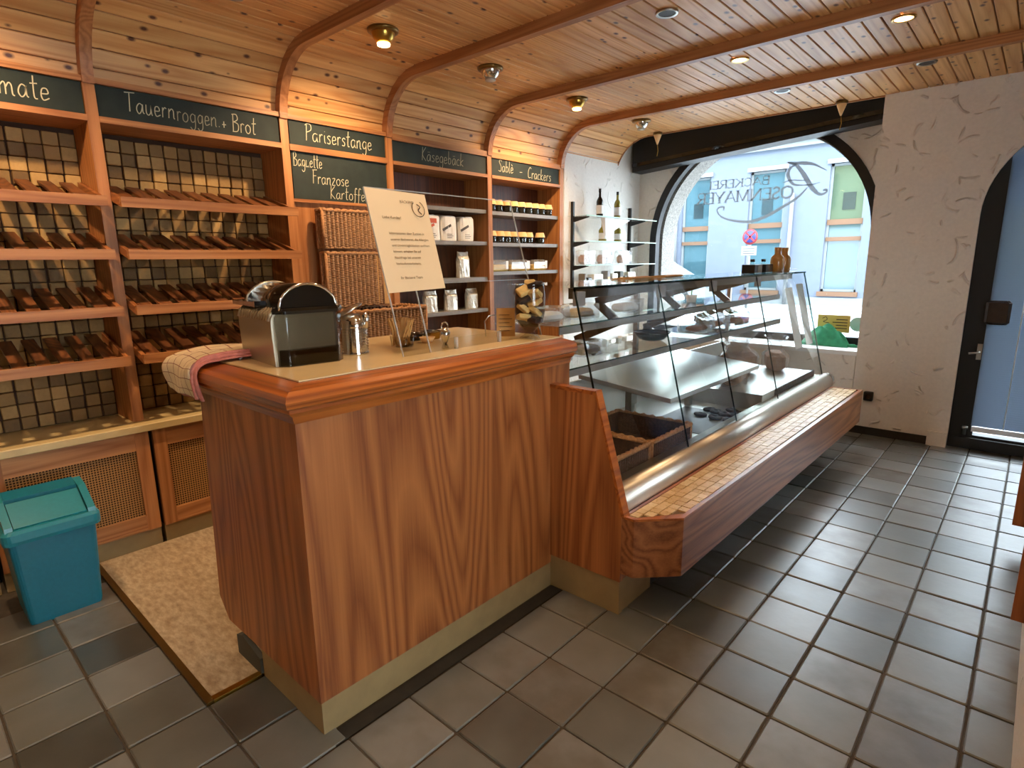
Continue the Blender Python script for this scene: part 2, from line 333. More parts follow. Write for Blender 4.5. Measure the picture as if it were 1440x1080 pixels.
    def build(s, name, mat, parent=None, local=False, **tags):
        inv = ABS[parent].inverted() if (parent is not None and not local) else None
        if parent is None and not local:                     # origin at the base centre
            lo = [min(v[i] for v in s.v) for i in range(3)]; hi = [max(v[i] for v in s.v) for i in range(3)]
            base = Vector(((lo[0] + hi[0]) / 2, (lo[1] + hi[1]) / 2, lo[2])); inv = Matrix.Translation(-base)
        me = s.mesh(name, mat, inv); bm = bmesh.new(); bm.from_mesh(me); bmesh.ops.recalc_face_normals(bm, faces=bm.faces); bm.to_mesh(me); bm.free()
        o = bpy.data.objects.new(name, me); COL.objects.link(o)
        if parent is not None: o.parent = parent; ABS[o] = ABS[parent].copy()
        elif not local: o.location = base; ABS[o] = Matrix.Translation(base)
        else: ABS[o] = Matrix()
        tag(o, **tags); return o
def tag(o, label=None, cat=None, group=None, kind=None):
    if label: o['label'] = label
    if cat: o['category'] = cat
    if group: o['group'] = group
    if kind: o['kind'] = kind
    return o
def thing(name, loc, rz=0, **tags):
    o = bpy.data.objects.new(name, None); COL.objects.link(o); o.empty_display_size = .05
    o.location = loc; o.rotation_euler = (0, 0, rz); ABS[o] = Matrix.Translation(loc) @ Matrix.Rotation(rz, 4, 'Z'); return tag(o, **tags)
def inst(name, me, parent, loc, rot=(0, 0, 0), scale=(1, 1, 1)):   # shared mesh, loc in the parent's space
    o = bpy.data.objects.new(name, me); COL.objects.link(o); o.location = loc; o.rotation_euler = rot; o.scale = scale
    if parent is not None: o.parent = parent
    return o
def copy_tree(o, loc, rz=0, parent=None, **tags):
    c = o.copy(); COL.objects.link(c)
    if parent is None: c.location = loc; c.rotation_euler = (0, 0, rz); tag(c, **tags)
    else: c.parent = parent
    for ch in [x for x in bpy.data.objects if x.parent == o]: copy_tree(ch, None, 0, c)
    return c
def bez(pts, k=6):                                           # Catmull-Rom smoothing, any dimension
    if len(pts) < 3: return list(pts)
    out = []; P = [pts[0]] + list(pts) + [pts[-1]]
    for i in range(1, len(P) - 2):
        for j in range(k):
            t = j / k; out.append(tuple(.5 * ((2 * b) + (-a + c) * t + (2 * a - 5 * b + 4 * c - d) * t * t + (-a + 3 * b - 3 * c + d) * t ** 3) for a, b, c, d in zip(P[i - 1], P[i], P[i + 1], P[i + 2])))
    out.append(tuple(pts[-1])); return out
# ================================================================== THE ROOM
XL = -3.50; YW = 5.62; YN = 6.10; ZC = 2.745; XR = 2.2; YB = -2.6
XBACK = -3.80
# floor slab with single tiles
slab = MB().box(XBACK - .1, YB, -.12, XR, YW + .6, -.004).build('floor', 'grout', kind='structure')
tm = MB().cbox(-.1195, -.1185, -.014, .1195, .1185, .004, .004).mesh('floor_tile', 'floor_tile')
XK = lambda k: .006 - .2465 * k; YK = lambda k: .335 + .2445 * k
rows = []
far_tiles = MB(); fb = []
for i in range(-9, 15):
    for j in range(-12, 22):
        x = XK(i) - .123; y = YK(j) + .122
        if x < -3.41 + .1 or y > YW + .12: continue
        if -3.43 < x < -1.98 and y > .58: continue            # under the raised floor
        if -2.3 < x < -1.45 and 0.85 < y: continue             # under the counter and case
        px = (Vector((x, y, 0)) - CP); dep = px.dot(F_)
        u = 720 + FPX * px.dot(R_) / dep if dep > .1 else -999; v = 540 - FPX * px.dot(U_) / dep if dep > .1 else 9999
        if dep > .1 and -90 < u < 1530 and v < 1230:
            t = inst('floor_tile', tm, slab, (x - slab.location.x, y - slab.location.y, -slab.location.z + random.uniform(-.002, .001)), (random.uniform(-.006, .006), random.uniform(-.006, .006), 0))
        else: far_tiles.box(x - .119, y - .118, -.01, x + .119, y + .118, .003)
far_tiles.build('floor_tile_field', 'floor_tile', slab, kind='stuff')
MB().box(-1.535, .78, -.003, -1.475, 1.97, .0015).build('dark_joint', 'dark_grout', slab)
# raised vinyl floor behind the counter with a timber and brass edge
rf = MB().box(-3.42, .60, -.004, -1.99, 5.6, .010).build('floor_platform', 'vinyl', kind='structure')
MB().box(-3.42, .575, 0, -1.965, .60, .013).build('edge_strip', 'brass_dark', rf)
MB().box(-1.99, .6, 0, -1.965, .79, .013).build('edge_strip', 'brass', rf)
# left wall (plaster beyond the shelving, plain behind it)
wl = MB().box(XBACK - .12, YB, 0, XBACK, 4.68, ZC + .2).build('wall_left', 'plain_wall', kind='structure')
MB().box(XBACK - .12, 4.68, 0, XL - .01, YN + .2, ZC + .2).build('wall_side', 'plaster_white', kind='structure')
# window wall with the door arch: a prism in x-z with arch notch
DX0, DR, DZ = -.39, .66, 1.80
arch = [(DX0, 0)] + [(DX0 + DR - DR * cos(a), DZ + DR * sin(a)) for a in [pi * i / 32 for i in range(33)]] + [(DX0 + 2 * DR, 0)]
poly = [(-1.085, 0)] + arch + [(XR, 0), (XR, ZC + .2), (-1.085, ZC + .2)]
wf = MB()
n = len(poly)
def filled_prism(poly, axis, a, b, holes=()):              # concave outline through bmesh triangulation
    bm = bmesh.new()
    def P(u, v, t): return {'x': (t, u, v), 'y': (u, t, v), 'z': (u, v, t)}[axis]
    edges = []
    for ring in [poly] + list(holes):
        vs = [bm.verts.new(P(u, v, a)) for u, v in ring]
        edges += [bm.edges.new((vs[i], vs[(i + 1) % len(vs)])) for i in range(len(vs))]
    bmesh.ops.triangle_fill(bm, edges=edges, use_beauty=True)
    r = bmesh.ops.extrude_face_region(bm, geom=bm.faces[:])
    for e in r['geom']:
        if isinstance(e, bmesh.types.BMVert): e.co['xyz'.index(axis)] = b
    bm.verts.ensure_lookup_table(); bm.verts.index_update()
    mb = MB(); mb.add([v.co.copy() for v in bm.verts], [tuple(v.index for v in f.verts) for f in bm.faces]); bm.free(); return mb
wall_far = filled_prism(poly, 'y', YW, YW + .28).build('wall_far', 'plaster', kind='structure')
MB().box(-1.085, YW + .2, 0, -.98, YN + .02, ZC + .2).build('niche_return', 'plaster', wall_far)
# niche back wall with the arched window
AX, AZ, AR = -2.22, 1.69, 1.125; ZS = .70
def archline(r, zb, n=40): return [(AX - r, zb)] + [(AX - r * cos(pi * i / n), AZ + r * sin(pi * i / n)) for i in range(n + 1)] + [(AX + r, zb)]
outer = [(XL - .02, 0), (-1.0, 0), (-1.0, ZC + .3), (XL - .02, ZC + .3)]
MB().box(XL - .1, YW, 2.79, -.9, YN + .5, 2.95).build('ceiling_niche', 'plain_wall', kind='structure')
wn = filled_prism(outer, 'y', YN, YN + .10, [archline(AR, ZS)]).build('wall_niche', 'plaster', kind='structure')
# back-of-camera shell
MB().box(XBACK, YB - .1, 0, XR, YB, ZC + .2).build('wall_near', 'plain_wall', kind='structure')
filled_prism([(YB, 0), (YW, 0), (YW, ZC + .2), (YB, ZC + .2)], 'x', XR, XR + .1, [[(.1, .75), (1.4, .75), (1.4, 2.3), (.1, 2.3)]]).build('wall_right', 'plain_wall', kind='structure')
w2 = thing('added_fill_window', (XR + .05, .75, .75), kind='structure', label='side window added behind the viewer to bring in fill light')  # unseen window, added to throw fill light on the counter
MB().box(XR + .04, .1, .75, XR + .046, 1.4, 2.3).build('window_pane', 'window_glass', w2)
MB().box(XR + .02, .71, .75, XR + .08, .79, 2.3).build('mullion', 'black_paint', w2)
# window: black frame ring, pane, granite reveal outside, sill
win = thing('window_1', (AX, YN, ZS), kind='structure', label='arched shop window with black frame and mirrored lettering', )
def ring_prism(r1, r2, zb, y0, y1): return filled_prism(archline(r1, zb), 'y', y0, y1, [archline(r2, zb + (r1 - r2))])
ring_prism(AR + .0, AR - .075, ZS, YN - .025, YN + .06).build('window_frame', 'black_paint', win)
filled_prism(archline(AR - .07, ZS + .05), 'y', YN + .02, YN + .026).build('window_pane', 'window_glass', win)
filled_prism(archline(AR + .25, ZS - .1), 'y', YN + .101, YN + .40, [archline(AR - .09, ZS + .02)]).build('stone_reveal', 'stone', win)
MB().box(AX - AR, YN - .44, ZS - .03, AX + AR + .05, YN + .02, ZS + .005).build('window_sill', 'paper_white', win)
MB().box(XL + .02, YN - .43, 0, -1.1, YN - .001, ZS - .03).build('parapet', 'plaster', wn)
# roller blind box across the top of the niche
bb = thing('blind_box', (-2.25, 5.95, 2.5), label='long black roller blind box above the arched window', cat='blind box')
MB().prism([(XL + .03, 2.44), (-1.12, 2.615), (-1.12, 2.80), (XL + .03, 2.80)], 'y', 5.86, 6.06).build('housing', 'black_paint', bb)
MB().prism([(XL + .04, 2.49), (-1.13, 2.655), (-1.13, 2.69), (XL + .04, 2.525)], 'y', 5.835, 5.86).build('blind_rail', 'black_gloss', bb)
for px, py in ((925, 185), (1183, 155)):
    p = at(px, py, y=5.56)
    h = thing('cone_hanger', (p.x, p.y, 2.52), label='small wooden cone hanging at the %s end of the blind box' % ('left' if px < 1000 else 'right'), cat='hanger', group='cone hangers by the window')
    MB().lathe([(.038, .05), (.036, .03), (.006, -.05)], (p.x, p.y, 2.68), 12).build('cone', 'label_cream', h)
    MB().tube([(p.x, p.y, 2.64), (p.x + .01, p.y, 2.57), (p.x, p.y, 2.52)], .003, 6).build('cord', 'brass', h)
    MB().lathe([(.045, .0), (.045, .02)], (p.x, p.y, 2.72), 12).build('mount', 'brass_dark', h)
# baseboard at window wall and socket
MB().box(-1.08, YW - .012, 0, -.52, YW, .07).build('baseboard_far', 'dark_grout', kind='structure')
MB().box(-.52, YW - .03, 0, -.39, YW, .12).build('trim_1', 'plaster', kind='structure')
p = at(1221, 557, y=YW - .02)
k = thing('wall_socket', (p.x, YW, p.z - .03), label='small black wall socket beside the display case end', cat='socket')
MB().cbox(p.x - .035, YW - .035, p.z - .04, p.x + .035, YW, p.z + .04, .006).build('plate', 'black_plastic', k)
MB().lathe([(.02, 0), (.02, .012)], (0, 0, 0), 12, Matrix.Translation((p.x, YW - .035, p.z)) @ Matrix.Rotation(pi / 2, 4, 'X')).build('outlet', 'black_gloss', k)
# door
dr = thing('door_1', (DX0 + DR, YW, 0), kind='structure', label='black arched shop door with a grey-blue venetian blind')
filled_prism([(u, v) for u, v in arch], 'y', YW + .05, YW + .14, [[(DX0 + .15, .12), (DX0 + 2 * DR - .15, .12), (DX0 + 2 * DR - .15, 2.28), (DX0 + .15, 2.28)]]).build('door_frame', 'black_paint', dr)
MB().box(DX0 + .13, YW + .10, .10, DX0 + 2 * DR - .13, YW + .106, 2.3).build('door_pane', 'window_glass', dr)
sl = MB()
z = .2
while z < 2.27:
    sl.prism([(YW + .03, z), (YW + .0305, z + .001), (YW + .048, z + .019), (YW + .0475, z + .018)], 'x', DX0 + .135, DX0 + 2 * DR - .135); z += .017
sl.build('blind_slats', 'blind', dr, kind='stuff')
MB().box(DX0 + .14, YW + .026, .155, DX0 + 2 * DR - .14, YW + .048, .195).build('blind_bottom_rail', 'blind_tape', dr)
MB().tube([(-.06, YW + .026, .2), (-.06, YW + .026, 2.27)], .005, 6).build('blind_cord', 'blind_tape', dr)
p = at(1403, 440, y=YW + .0)
hp = MB().cbox(p.x - .075, YW - .01, p.z - .09, p.x + .075, YW + .03, p.z + .09, .02).build('push_plate', 'plate_brown', dr)
MB().box(p.x - .02, YW + .02, p.z - .03, p.x + .02, YW + .06, p.z + .03).build('stem', 'black_paint', hp)
p = at(1377, 495, y=YW + .03)
MB().box(p.x - .015, YW + .03, p.z - .06, p.x + .015, YW + .05, p.z + .06).tube([(p.x, YW + .03, p.z), (p.x, YW - .02, p.z), (p.x - .06, YW - .02, p.z - .01)], .008).build('lock_handle', 'steel', dr)
MB().box(DX0 + .03, YW + .02, .03, DX0 + 2 * DR - .03, YW + .05, .10).build('kick_rail', 'black_paint', dr)
MB().lathe([(.012, 0), (.012, .05), (.02, .05), (.02, .07)], (at(1355, 612, y=YW + .03).x, YW + .03, .12), 10).build('door_bolt', 'steel', dr)
# ------------------------------------------------------------------ ceiling: single boards along y, coved down to the shelving
YE = 5.63; Y0 = -2.5
ce = MB().box(XL - .3, YB, ZC + .03, XR, YE, ZC + .12).build('ceiling', 'rib_wood', kind='structure')
BW = .0905
lb = MB().prism([(-.0425, 0), (-.0425, .016), (.0425, .016), (.0425, 0), (.039, -.005), (-.039, -.005)], 'y', 0, YE - Y0).mesh('ceiling_board', 'ceiling_pine')
CL = ce.location
RC = .385; CX = -3.16; CZ = ZC - RC
x = CX + BW / 2 + .002
while x < XR:
    inst('ceiling_board', lb, ce, (x - CL.x, Y0 - CL.y, ZC + .005 - CL.z)); x += BW
cb = MB().prism([(-.0415, 0), (-.0415, .014), (.0415, .014), (.0415, 0), (.038, -.004), (-.038, -.004)], 'y', 0, YE - Y0).mesh('ceiling_board', 'ceiling_pine')
nb = 7
for i in range(nb):
    a = pi / 2 * (i + .5) / nb
    inst('ceiling_board', cb, ce, (CX - RC * sin(a) - CL.x, Y0 - CL.y, CZ + RC * cos(a) - CL.z), (0, -a, 0))
MB().box(CX - RC - .03, Y0, 2.30, CX - RC, YE, CZ + .02).build('cove_skirt', 'ceiling_pine', ce)
MB().prism([(CX - RC - .02, CZ)] + [(CX - (RC + .02) * cos(a), CZ + (RC + .02) * sin(a)) for a in [pi / 2 * i / 10 for i in range(11)]] + [(CX, ZC + .04), (CX - RC - .1, ZC + .04), (CX - RC - .1, CZ)], 'y', Y0, YE - .01).build('cove_backing', 'rib_wood', ce)
def rib(y, h=.05, d=.058, xe=XR):
    ri = RC - d; mb = MB(); A = [pi / 2 * i / 16 for i in range(17)]
    inn = [(CX - ri * cos(a), CZ + ri * sin(a)) for a in A]; out = [(CX - (RC + .004) * cos(a), CZ + (RC + .004) * sin(a)) for a in A]
    inn = inn + [(xe, ZC - d)]; out = out + [(xe, ZC + .004)]
    n = len(inn); vs = []
    for yy in (y, y + h): vs += [(u, yy, v) for u, v in inn] + [(u, yy, v) for u, v in out]
    fs = []
    for i in range(n - 1):
        fs += [(i, i + 1, n + i + 1, n + i), (2 * n + i, 3 * n + i, 3 * n + i + 1, 2 * n + i + 1), (i, 2 * n + i, 2 * n + i + 1, i + 1)]
    fs += [(0, n, 3 * n, 2 * n), (n - 1, 3 * n - 1, 4 * n - 1, 2 * n - 1)]
    mb.add(vs, fs); return mb.build('rib', 'rib_wood', ce)
DIV = [.865, 1.840, 2.610, 3.615, 4.600]
for y in [-2.0, -1.1, -.12] + DIV: rib(y)
MB().prism([(CX - RC - .005, 2.31)] + [(CX - (RC - .01) * cos(a), CZ + (RC - .01) * sin(a)) for a in [pi / 2 * i / 12 for i in range(13)]] + [(XR, ZC - .01), (XR, ZC + .05), (CX, ZC + .03)] + [(CX - (RC + .03) * cos(a), CZ + (RC + .03) * sin(a)) for a in [pi / 2 * i / 12 for i in range(12, -1, -1)]] + [(CX - RC - .03, 2.31)], 'y', YE - .004, YE + .012).build('end_trim', 'rib_wood', ce)
# ------------------------------------------------------------------ lamps
WARM = (1.0, .68, .39)
def eyeball(x, y, lit, label, energy=30, aim=(-.55, .0, -1)):
    t = thing('ceiling_spotlight', (x, y, ZC - .1), label=label, cat='spotlight', group='eyeball ceiling spotlights')
    MB().lathe([(.085, .0), (.083, -.014), (.062, -.02)], (x, y, ZC), 24).build('mounting_ring', 'brass_dark', t)
    MB().lathe([(.064 * cos(a), -.012 - .064 * sin(a)) for a in [i * 1.15 / 8 for i in range(9)]], (x, y, ZC), 24).build('eyeball', 'chrome' if not lit else 'brass', t)
    d = Vector(aim).normalized(); q = d.to_track_quat('-Z', 'Y').to_matrix().to_4x4()
    c = Vector((x, y, ZC - .012)) + Vector((0, 0, -.062)) 
    MB().lathe([(.002, -.006), (.034, -.006), (.036, 0.004)], (c.x, c.y, c.z), 18).build('lamp', 'bulb' if lit else 'bulb_off', t)
    if lit:
        l = bpy.data.lights.new('spotlight_beam', 'SPOT'); l.energy = energy * LAMP_W; l.color = WARM; l.spot_size = rad(125); l.spot_blend = .8; l.shadow_soft_size = .03
        o = bpy.data.objects.new('spotlight_beam', l); COL.objects.link(o); o.parent = t; o.location = (0, 0, -.0); o.rotation_euler = q.to_euler()
def downlight(x, y, lit, label, energy=12):
    t = thing('recessed_downlight', (x, y, ZC - .02), label=label, cat='downlight', group='recessed ceiling downlights')
    MB().lathe([(.045, .0), (.058, .0), (.056, -.009), (.044, -.006)], (x, y, ZC - .002), 20, caps=False).build('trim_ring', 'brass' if lit else 'steel', t)
    MB().lathe([(.044, -.002), (.03, .004)], (x, y, ZC - .004), 16).build('lamp', 'bulb' if lit else 'black_paint', t)
    if lit:
        l = bpy.data.lights.new('downlight_beam', 'SPOT'); l.energy = energy * LAMP_W; l.color = WARM; l.spot_size = rad(140); l.spot_blend = .9; l.shadow_soft_size = .05
        o = bpy.data.objects.new('downlight_beam', l); COL.objects.link(o); o.parent = t; o.location = (0, 0, -.0)
eyeball(-2.83, .22, True, 'lit eyeball spotlight in the leftmost ceiling bay by the bread shelves', 75)
eyeball(-2.83, 1.33, False, 'unlit eyeball spotlight cut off by the top of the picture')
eyeball(-2.83, 2.13, True, 'lit chrome eyeball spotlight above the double chalkboard', 75)
eyeball(-2.85, 2.99, False, 'unlit chrome eyeball spotlight above the third chalkboard bay')
eyeball(-2.88, 4.0, True, 'glowing eyeball spotlight above the last chalkboard bay', 75)
eyeball(-2.88, 5.0, False, 'unlit eyeball spotlight nearest the arched window')
downlight(-1.60, 3.0, False, 'dark recessed downlight between the third and fourth ribs')
downlight(-1.60, 3.98, True, 'dim lit recessed downlight in the middle of the ceiling')
downlight(-.715, 3.94, True, 'lit recessed downlight at the right side of the ceiling')
downlight(-1.63, 4.9, False, 'dark recessed downlight before the arched window')
downlight(-.73, 4.9, False, 'dark recessed downlight before the door wall')
for y in (-1.5, -.6, 1.1, 2.05):
    for x in (-1.6, -.715):
        downlight(x, y, True, 'lit recessed downlight of the ceiling over the customer area out of view', 26 if x < -1 else 13)
# right-hand low wall with wooden boards
def rwall():
    t = thing('customer_shelf', (.3, 2.6, 0), label='brown wooden boards on a cream plinth at the right picture edge', cat='shelf')
    MB().prism([(.118, 1.2), (.5, 1.2), (.5, 3.95), (.135, 3.95)], 'z', 0, .62).build('plinth', 'plaster', t)
    p1 = at(1423, 738, z=.12); p2 = at(1421, 871, z=.10)
    MB().box(p1.x, p1.y, .12, .6, p1.y + .03, 1.0).build('board', 'counter_pine', t)
    MB().box(p2.x, p2.y, .10, .6, p2.y + .03, 1.0).build('board', 'counter_pine', t)
    MB().box(.14, 1.4, .10, .5, 1.94, .9).build('board', 'counter_pine', t)
rwall()
# ================================================================== FURNITURE
def mould(profile, path, closed=False):
    """sweep profile (offset outward, z) along a corner path of (x, y, outward nx, ny) with mitres"""
    mb = MB(); n = len(profile); vs = []; fs = []
    for x, y, nx, ny in path:
        for o, z in profile: vs.append((x + nx * o, y + ny * o, z))
    for i in range(len(path) - 1):
        for k in range(n): j = (k + 1) % n; fs.append((i * n + k, i * n + j, (i + 1) * n + j, (i + 1) * n + k))
    fs += [tuple(range(n)), tuple(range((len(path) - 1) * n, len(path) * n))]
    return mb.add(vs, fs)
ZT = 1.165
# service counter
CXF, CY0, CY1, CXB = -1.54, .775, 2.10, -2.30
sc = thing('service_counter', (-1.9, 1.4, 0), label='tall pine serving counter with moulded rail and cream laminate top', cat='counter')
MB().box(CXF - .02, CY0 + .02, .12, CXF, CY1, 1.06).build('front_panel', 'counter_pine', sc)
MB().prism([(CXF, .12), (CXF, 1.06), (CXB + .06, 1.06), (CXB, .20), (CXB + .07, .12)], 'y', CY0, CY0 + .02).build('end_panel', 'counter_pine', sc)
MB().box(-1.96, CY0 + .003, 0, CXF - .002, CY0 + .06, .12).box(CXF - .05, CY0 + .06, 0, CXF - .002, CY1 - .1, .12).build('plinth', 'plinth', sc)
MB().box(CXB + .1, CY1 - .03, 0, CXF - .02, CY1, 1.06).box(CXB + .1, CY0 + .3, .5, CXF - .02, CY1 - .03, .52).build('carcass', 'dark_back', sc)
prof = [(-.02, 1.05), (.004, 1.052), (.012, 1.075), (.028, 1.09), (.028, 1.1), (.04, 1.108), (.044, 1.125), (.038, 1.142), (.02, 1.152), (-.045, 1.160), (-.06, 1.160), (-.06, 1.05)]
rl = mould([(o, z) for o, z in prof], [(CXF, CY1, 1, 0), (CXF, CY0, 1, -1)]); rl.build('moulded_rail', 'rail_pine', sc)
mould(prof, [(CXF, CY0, 1, -1), (CXB, CY0, 0, -1)]).build('moulded_rail', 'rail_pine_x', sc)
MB().box(CXB + .02, CY0 + .05, 1.10, CXF - .05, CY1, ZT).build('countertop', 'laminate', sc)
MB().box(CXB + .017, CY0 + .047, 1.10, CXF - .047, CY1 + .001, ZT - .004).build('top_edging', 'dark_back', sc)
MB().prism([(-1.965, .0), (-1.965, .075), (-2.11, .11), (-2.16, .09), (-2.16, 0)], 'y', CY0 - .005, CY0 + .015).build('slate_offcut', 'slate', None, label='slanting grey slate offcut leaning at the counter foot beside the vinyl', cat='slate')
# ---------------------------------------------------- back cabinets, worktop, shelving
wt = MB().cbox(XBACK, -.6, .65, -3.40, 4.66, .69, .004).build('worktop', 'worktop', label='long cream worktop running under the bread shelves', cat='worktop')
def cane_mesh(y0, y1, z0, z1, x):
    mb = MB(); s = .0125; k = .0032
    y = y0
    i = 0
    while y < y1: mb.box(x, y, z0, x + .002, y + k * 1.3, z1); y += s
    z = z0
    while z < z1: mb.box(x + .0015, y0, z, x + .0035, y1, z + k * 1.3); z += s
    # diagonals fill half the holes, as in chair cane
    return mb
doors = [(-.55, .22, 'base cabinet with cane doors half hidden behind the teal bin'), (.24, .905, 'base cabinet with a cane door right beside the teal bin'), (.925, 1.62, 'base cabinet with a cane door partly hidden by the counter end'), (1.64, 2.4, 'base cabinet hidden behind the counter')]
for y0, y1, lb_ in doors[:3]:
    c = thing('base_cabinet', (-3.6, (y0 + y1) / 2, 0), label=lb_, cat='cabinet', group='cane-fronted base cabinets')
    MB().box(XBACK, y0, .1, -3.45, y1, .65).build('body', 'cane_back', c)
    MB().box(XBACK, y0, 0, -3.44, y1, .1).build('plinth', 'plinth', c)
    for ya in (y0, y1 - .065): MB().box(-3.45, ya, .10, -3.425, ya + .065, .648).build('stile', 'shelf_wood_z', c)
    MB().box(-3.45, y0 + .065, .55, -3.427, y1 - .065, .648).build('top_rail', 'shelf_wood_y', c)
    MB().box(-3.45, y0 + .065, .10, -3.427, y1 - .065, .185).build('bottom_rail', 'shelf_wood_y', c)
    MB().box(-3.435, y0 + .065, .105, -3.422, y1 - .065, .115).build('skirting_bead', 'shelf_wood_y', c)
    cane_mesh(y0 + .065, y1 - .065, .185, .55, -3.442).build('cane_panel', 'cane', c, kind='stuff')
MB().box(XBACK, 1.62, 0, -3.44, 4.6, .1).box(XBACK, 1.62, .1, -3.43, 4.6, .65).build('base_cabinet', 'shelf_wood_z', label='plain wooden base cabinet run hidden behind the counter', cat='cabinet')
def divider(parent, y, y2=None): return MB().box(XBACK, y, .69, XL, y + .05, 2.40).build('side_panel', 'shelf_wood_z', parent)
blockm = [MB().cbox(-.012, -.0328 + e, -.0326 + e, .0 + q, .0328 - e, .0326 - e, .003).mesh('block', 'block_wood') for e, q in ((0, .006), (.0015, .002), (.001, .010))]
slatm = None
def bread_bay(y0, y1, label, n_first=0):
    t = thing('bread_shelf', (XL, (y0 + y1) / 2, .69), label=label, cat='bread shelf', group='sloping bread shelves')
    T = t.location
    divider(t, y1)
    bp = MB().box(XBACK, y0, .69, XBACK + .02, y1, 2.3).build('back_panel', 'cane_back', t)
    ny = int((y1 - y0) / .067); st = (y1 - y0) / ny
    z = .725; nblk = 0
    while z < 2.19 and nblk < 300:
        for i in range(ny):
            if nblk >= 300: break
            inst('block', random.choice(blockm), bp, (XBACK + .032 - T.x, y0 + st * (i + .5) - T.y + random.uniform(-.0015, .0015), z - T.z), (random.uniform(-.03, .03), 0, 0)); nblk += 1
        z += .067
    for zf in (1.835, 1.585, 1.31, 1.06):
        lip = MB().box(-3.385, y0 + .004, zf - .048, -3.362, y1 - .002, zf)
        lo = lip.build('shelf_lip', 'shelf_wood_y', t)
        for yy in (y0 + .002, y1 - .024):
            MB().prism([(-3.385, zf - .044), (-3.385, zf - .004), (XBACK + .05, zf + .095), (XBACK + .05, zf + .055)], 'y', yy, yy + .02).build('side_rail', 'shelf_wood_x', lo)
        n = int((y1 - y0 - .05) / .088); sp = (y1 - y0 - .05) / n
        for i in range(n):
            yy = y0 + .025 + sp * i + .012
            MB().prism([(-3.385, zf - .03), (-3.385, zf - .018), (XBACK + .05, zf + .09), (XBACK + .05, zf + .078)], 'y', yy, yy + sp - .034).build('slat', 'slat_wood', lo)
    MB().box(-3.78, y0, 2.19, XL + .006, y1, 2.218).build('board_ledge', 'shelf_wood_y', t)
    MB().box(-3.56, y0, 2.366, XL + .004, y1, 2.392).build('top_bead', 'shelf_wood_y', t)
    return t
bread_bay(.02, DIV[0], 'leftmost sloping slatted bread shelf bay over the teal bin')
bread_bay(DIV[0] + .05, DIV[1], 'sloping slatted bread shelf bay behind the coffee machine')
# chalkboards -------------------------------------------------
GL = {
 'a': (.5, [[(.40, .42), (.24, .5), (.07, .36), (.05, .14), (.18, 0), (.34, .14), (.41, .46)], [(.41, .48), (.41, .12), (.5, .02)]]),
 'b': (.48, [[(.08, 1), (.07, .05)], [(.07, .35), (.25, .5), (.4, .3), (.3, .04), (.07, .05)]]),
 'c': (.42, [[(.38, .42), (.22, .5), (.06, .3), (.12, .04), (.38, .06)]]),
 'e': (.44, [[(.06, .25), (.36, .3), (.3, .48), (.12, .46), (.05, .2), (.16, 0), (.42, .1)]]),
 'f': (.36, [[(.38, .92), (.25, 1), (.17, .8), (.15, 0), (.08, -.25)], [(0, .48), (.34, .5)]]),
 'g': (.48, [[(.4, .42), (.22, .5), (.06, .3), (.14, .05), (.36, .12), (.41, .46)], [(.41, .48), (.4, -.2), (.22, -.38), (.04, -.25)]]),
 'i': (.22, [[(.1, .48), (.1, .1), (.2, .0)], [(.11, .68), (.12, .72)]]),
 'k': (.46, [[(.08, 1), (.07, 0)], [(.38, .5), (.1, .22), (.42, 0)]]),
 'l': (.24, [[(.1, 1), (.08, .1), (.2, 0)]]),
 'm': (.72, [[(.06, .5), (.06, 0)], [(.06, .32), (.2, .5), (.3, .4), (.31, 0)], [(.31, .32), (.46, .5), (.56, .4), (.58, .06), (.68, 0)]]),
 'n': (.5, [[(.06, .5), (.06, 0)], [(.06, .32), (.24, .5), (.36, .4), (.37, .06), (.46, 0)]]),
 'o': (.48, [[(.24, .5), (.06, .36), (.07, .1), (.24, 0), (.41, .14), (.4, .38), (.24, .5)]]),
 'q': (.48, [[(.4, .42), (.22, .5), (.06, .3), (.14, .05), (.36, .12), (.41, .46)], [(.41, .48), (.4, -.35)]]),
 'r': (.36, [[(.07, .5), (.07, 0)], [(.07, .3), (.2, .5), (.34, .46)]]),
 's': (.4, [[(.34, .44), (.2, .5), (.08, .38), (.3, .2), (.26, .02), (.05, .05)]]),
 't': (.36, [[(.17, .95), (.15, .1), (.3, .02)], [(0, .6), (.34, .64)]]),
 'u': (.5, [[(.06, .5), (.06, .12), (.2, 0), (.36, .14), (.38, .5)], [(.38, .5), (.4, .06), (.48, 0)]]),
 'z': (.42, [[(.05, .48), (.36, .48), (.06, .02), (.38, .02)]]),
 'T': (.62, [[(0, .95), (.62, 1)], [(.3, .97), (.28, .02)]]),
 'P': (.56, [[(.12, .98), (.1, 0)], [(-.02, .9), (.2, 1.02), (.46, .95), (.48, .65), (.12, .5)]]),
 'B': (.56, [[(.1, .98), (.1, 0)], [(.0, .95), (.36, .98), (.42, .7), (.12, .54)], [(.12, .54), (.5, .42), (.44, .06), (.04, .0)]]),
 'F': (.5, [[(.12, .98), (.1, 0)], [(.02, .95), (.5, 1)], [(.1, .54), (.4, .56)]]),
 'K': (.56, [[(.1, 1), (.08, 0)], [(.48, 1), (.1, .45), (.52, 0)]]),
 'S': (.52, [[(.46, .86), (.28, 1), (.08, .82), (.4, .42), (.34, .04), (.02, .08)]]),
 'C': (.56, [[(.5, .86), (.3, 1), (.06, .6), (.14, .08), (.5, .1)]]),
 '+': (.4, [[(.04, .3), (.36, .3)], [(.2, .48), (.2, .12)]]), '-': (.5, [[(.08, .35), (.4, .38)]]), ' ': (.3, []), '.': (.2, [[(.06, .04), (.12, .02)]]),
}
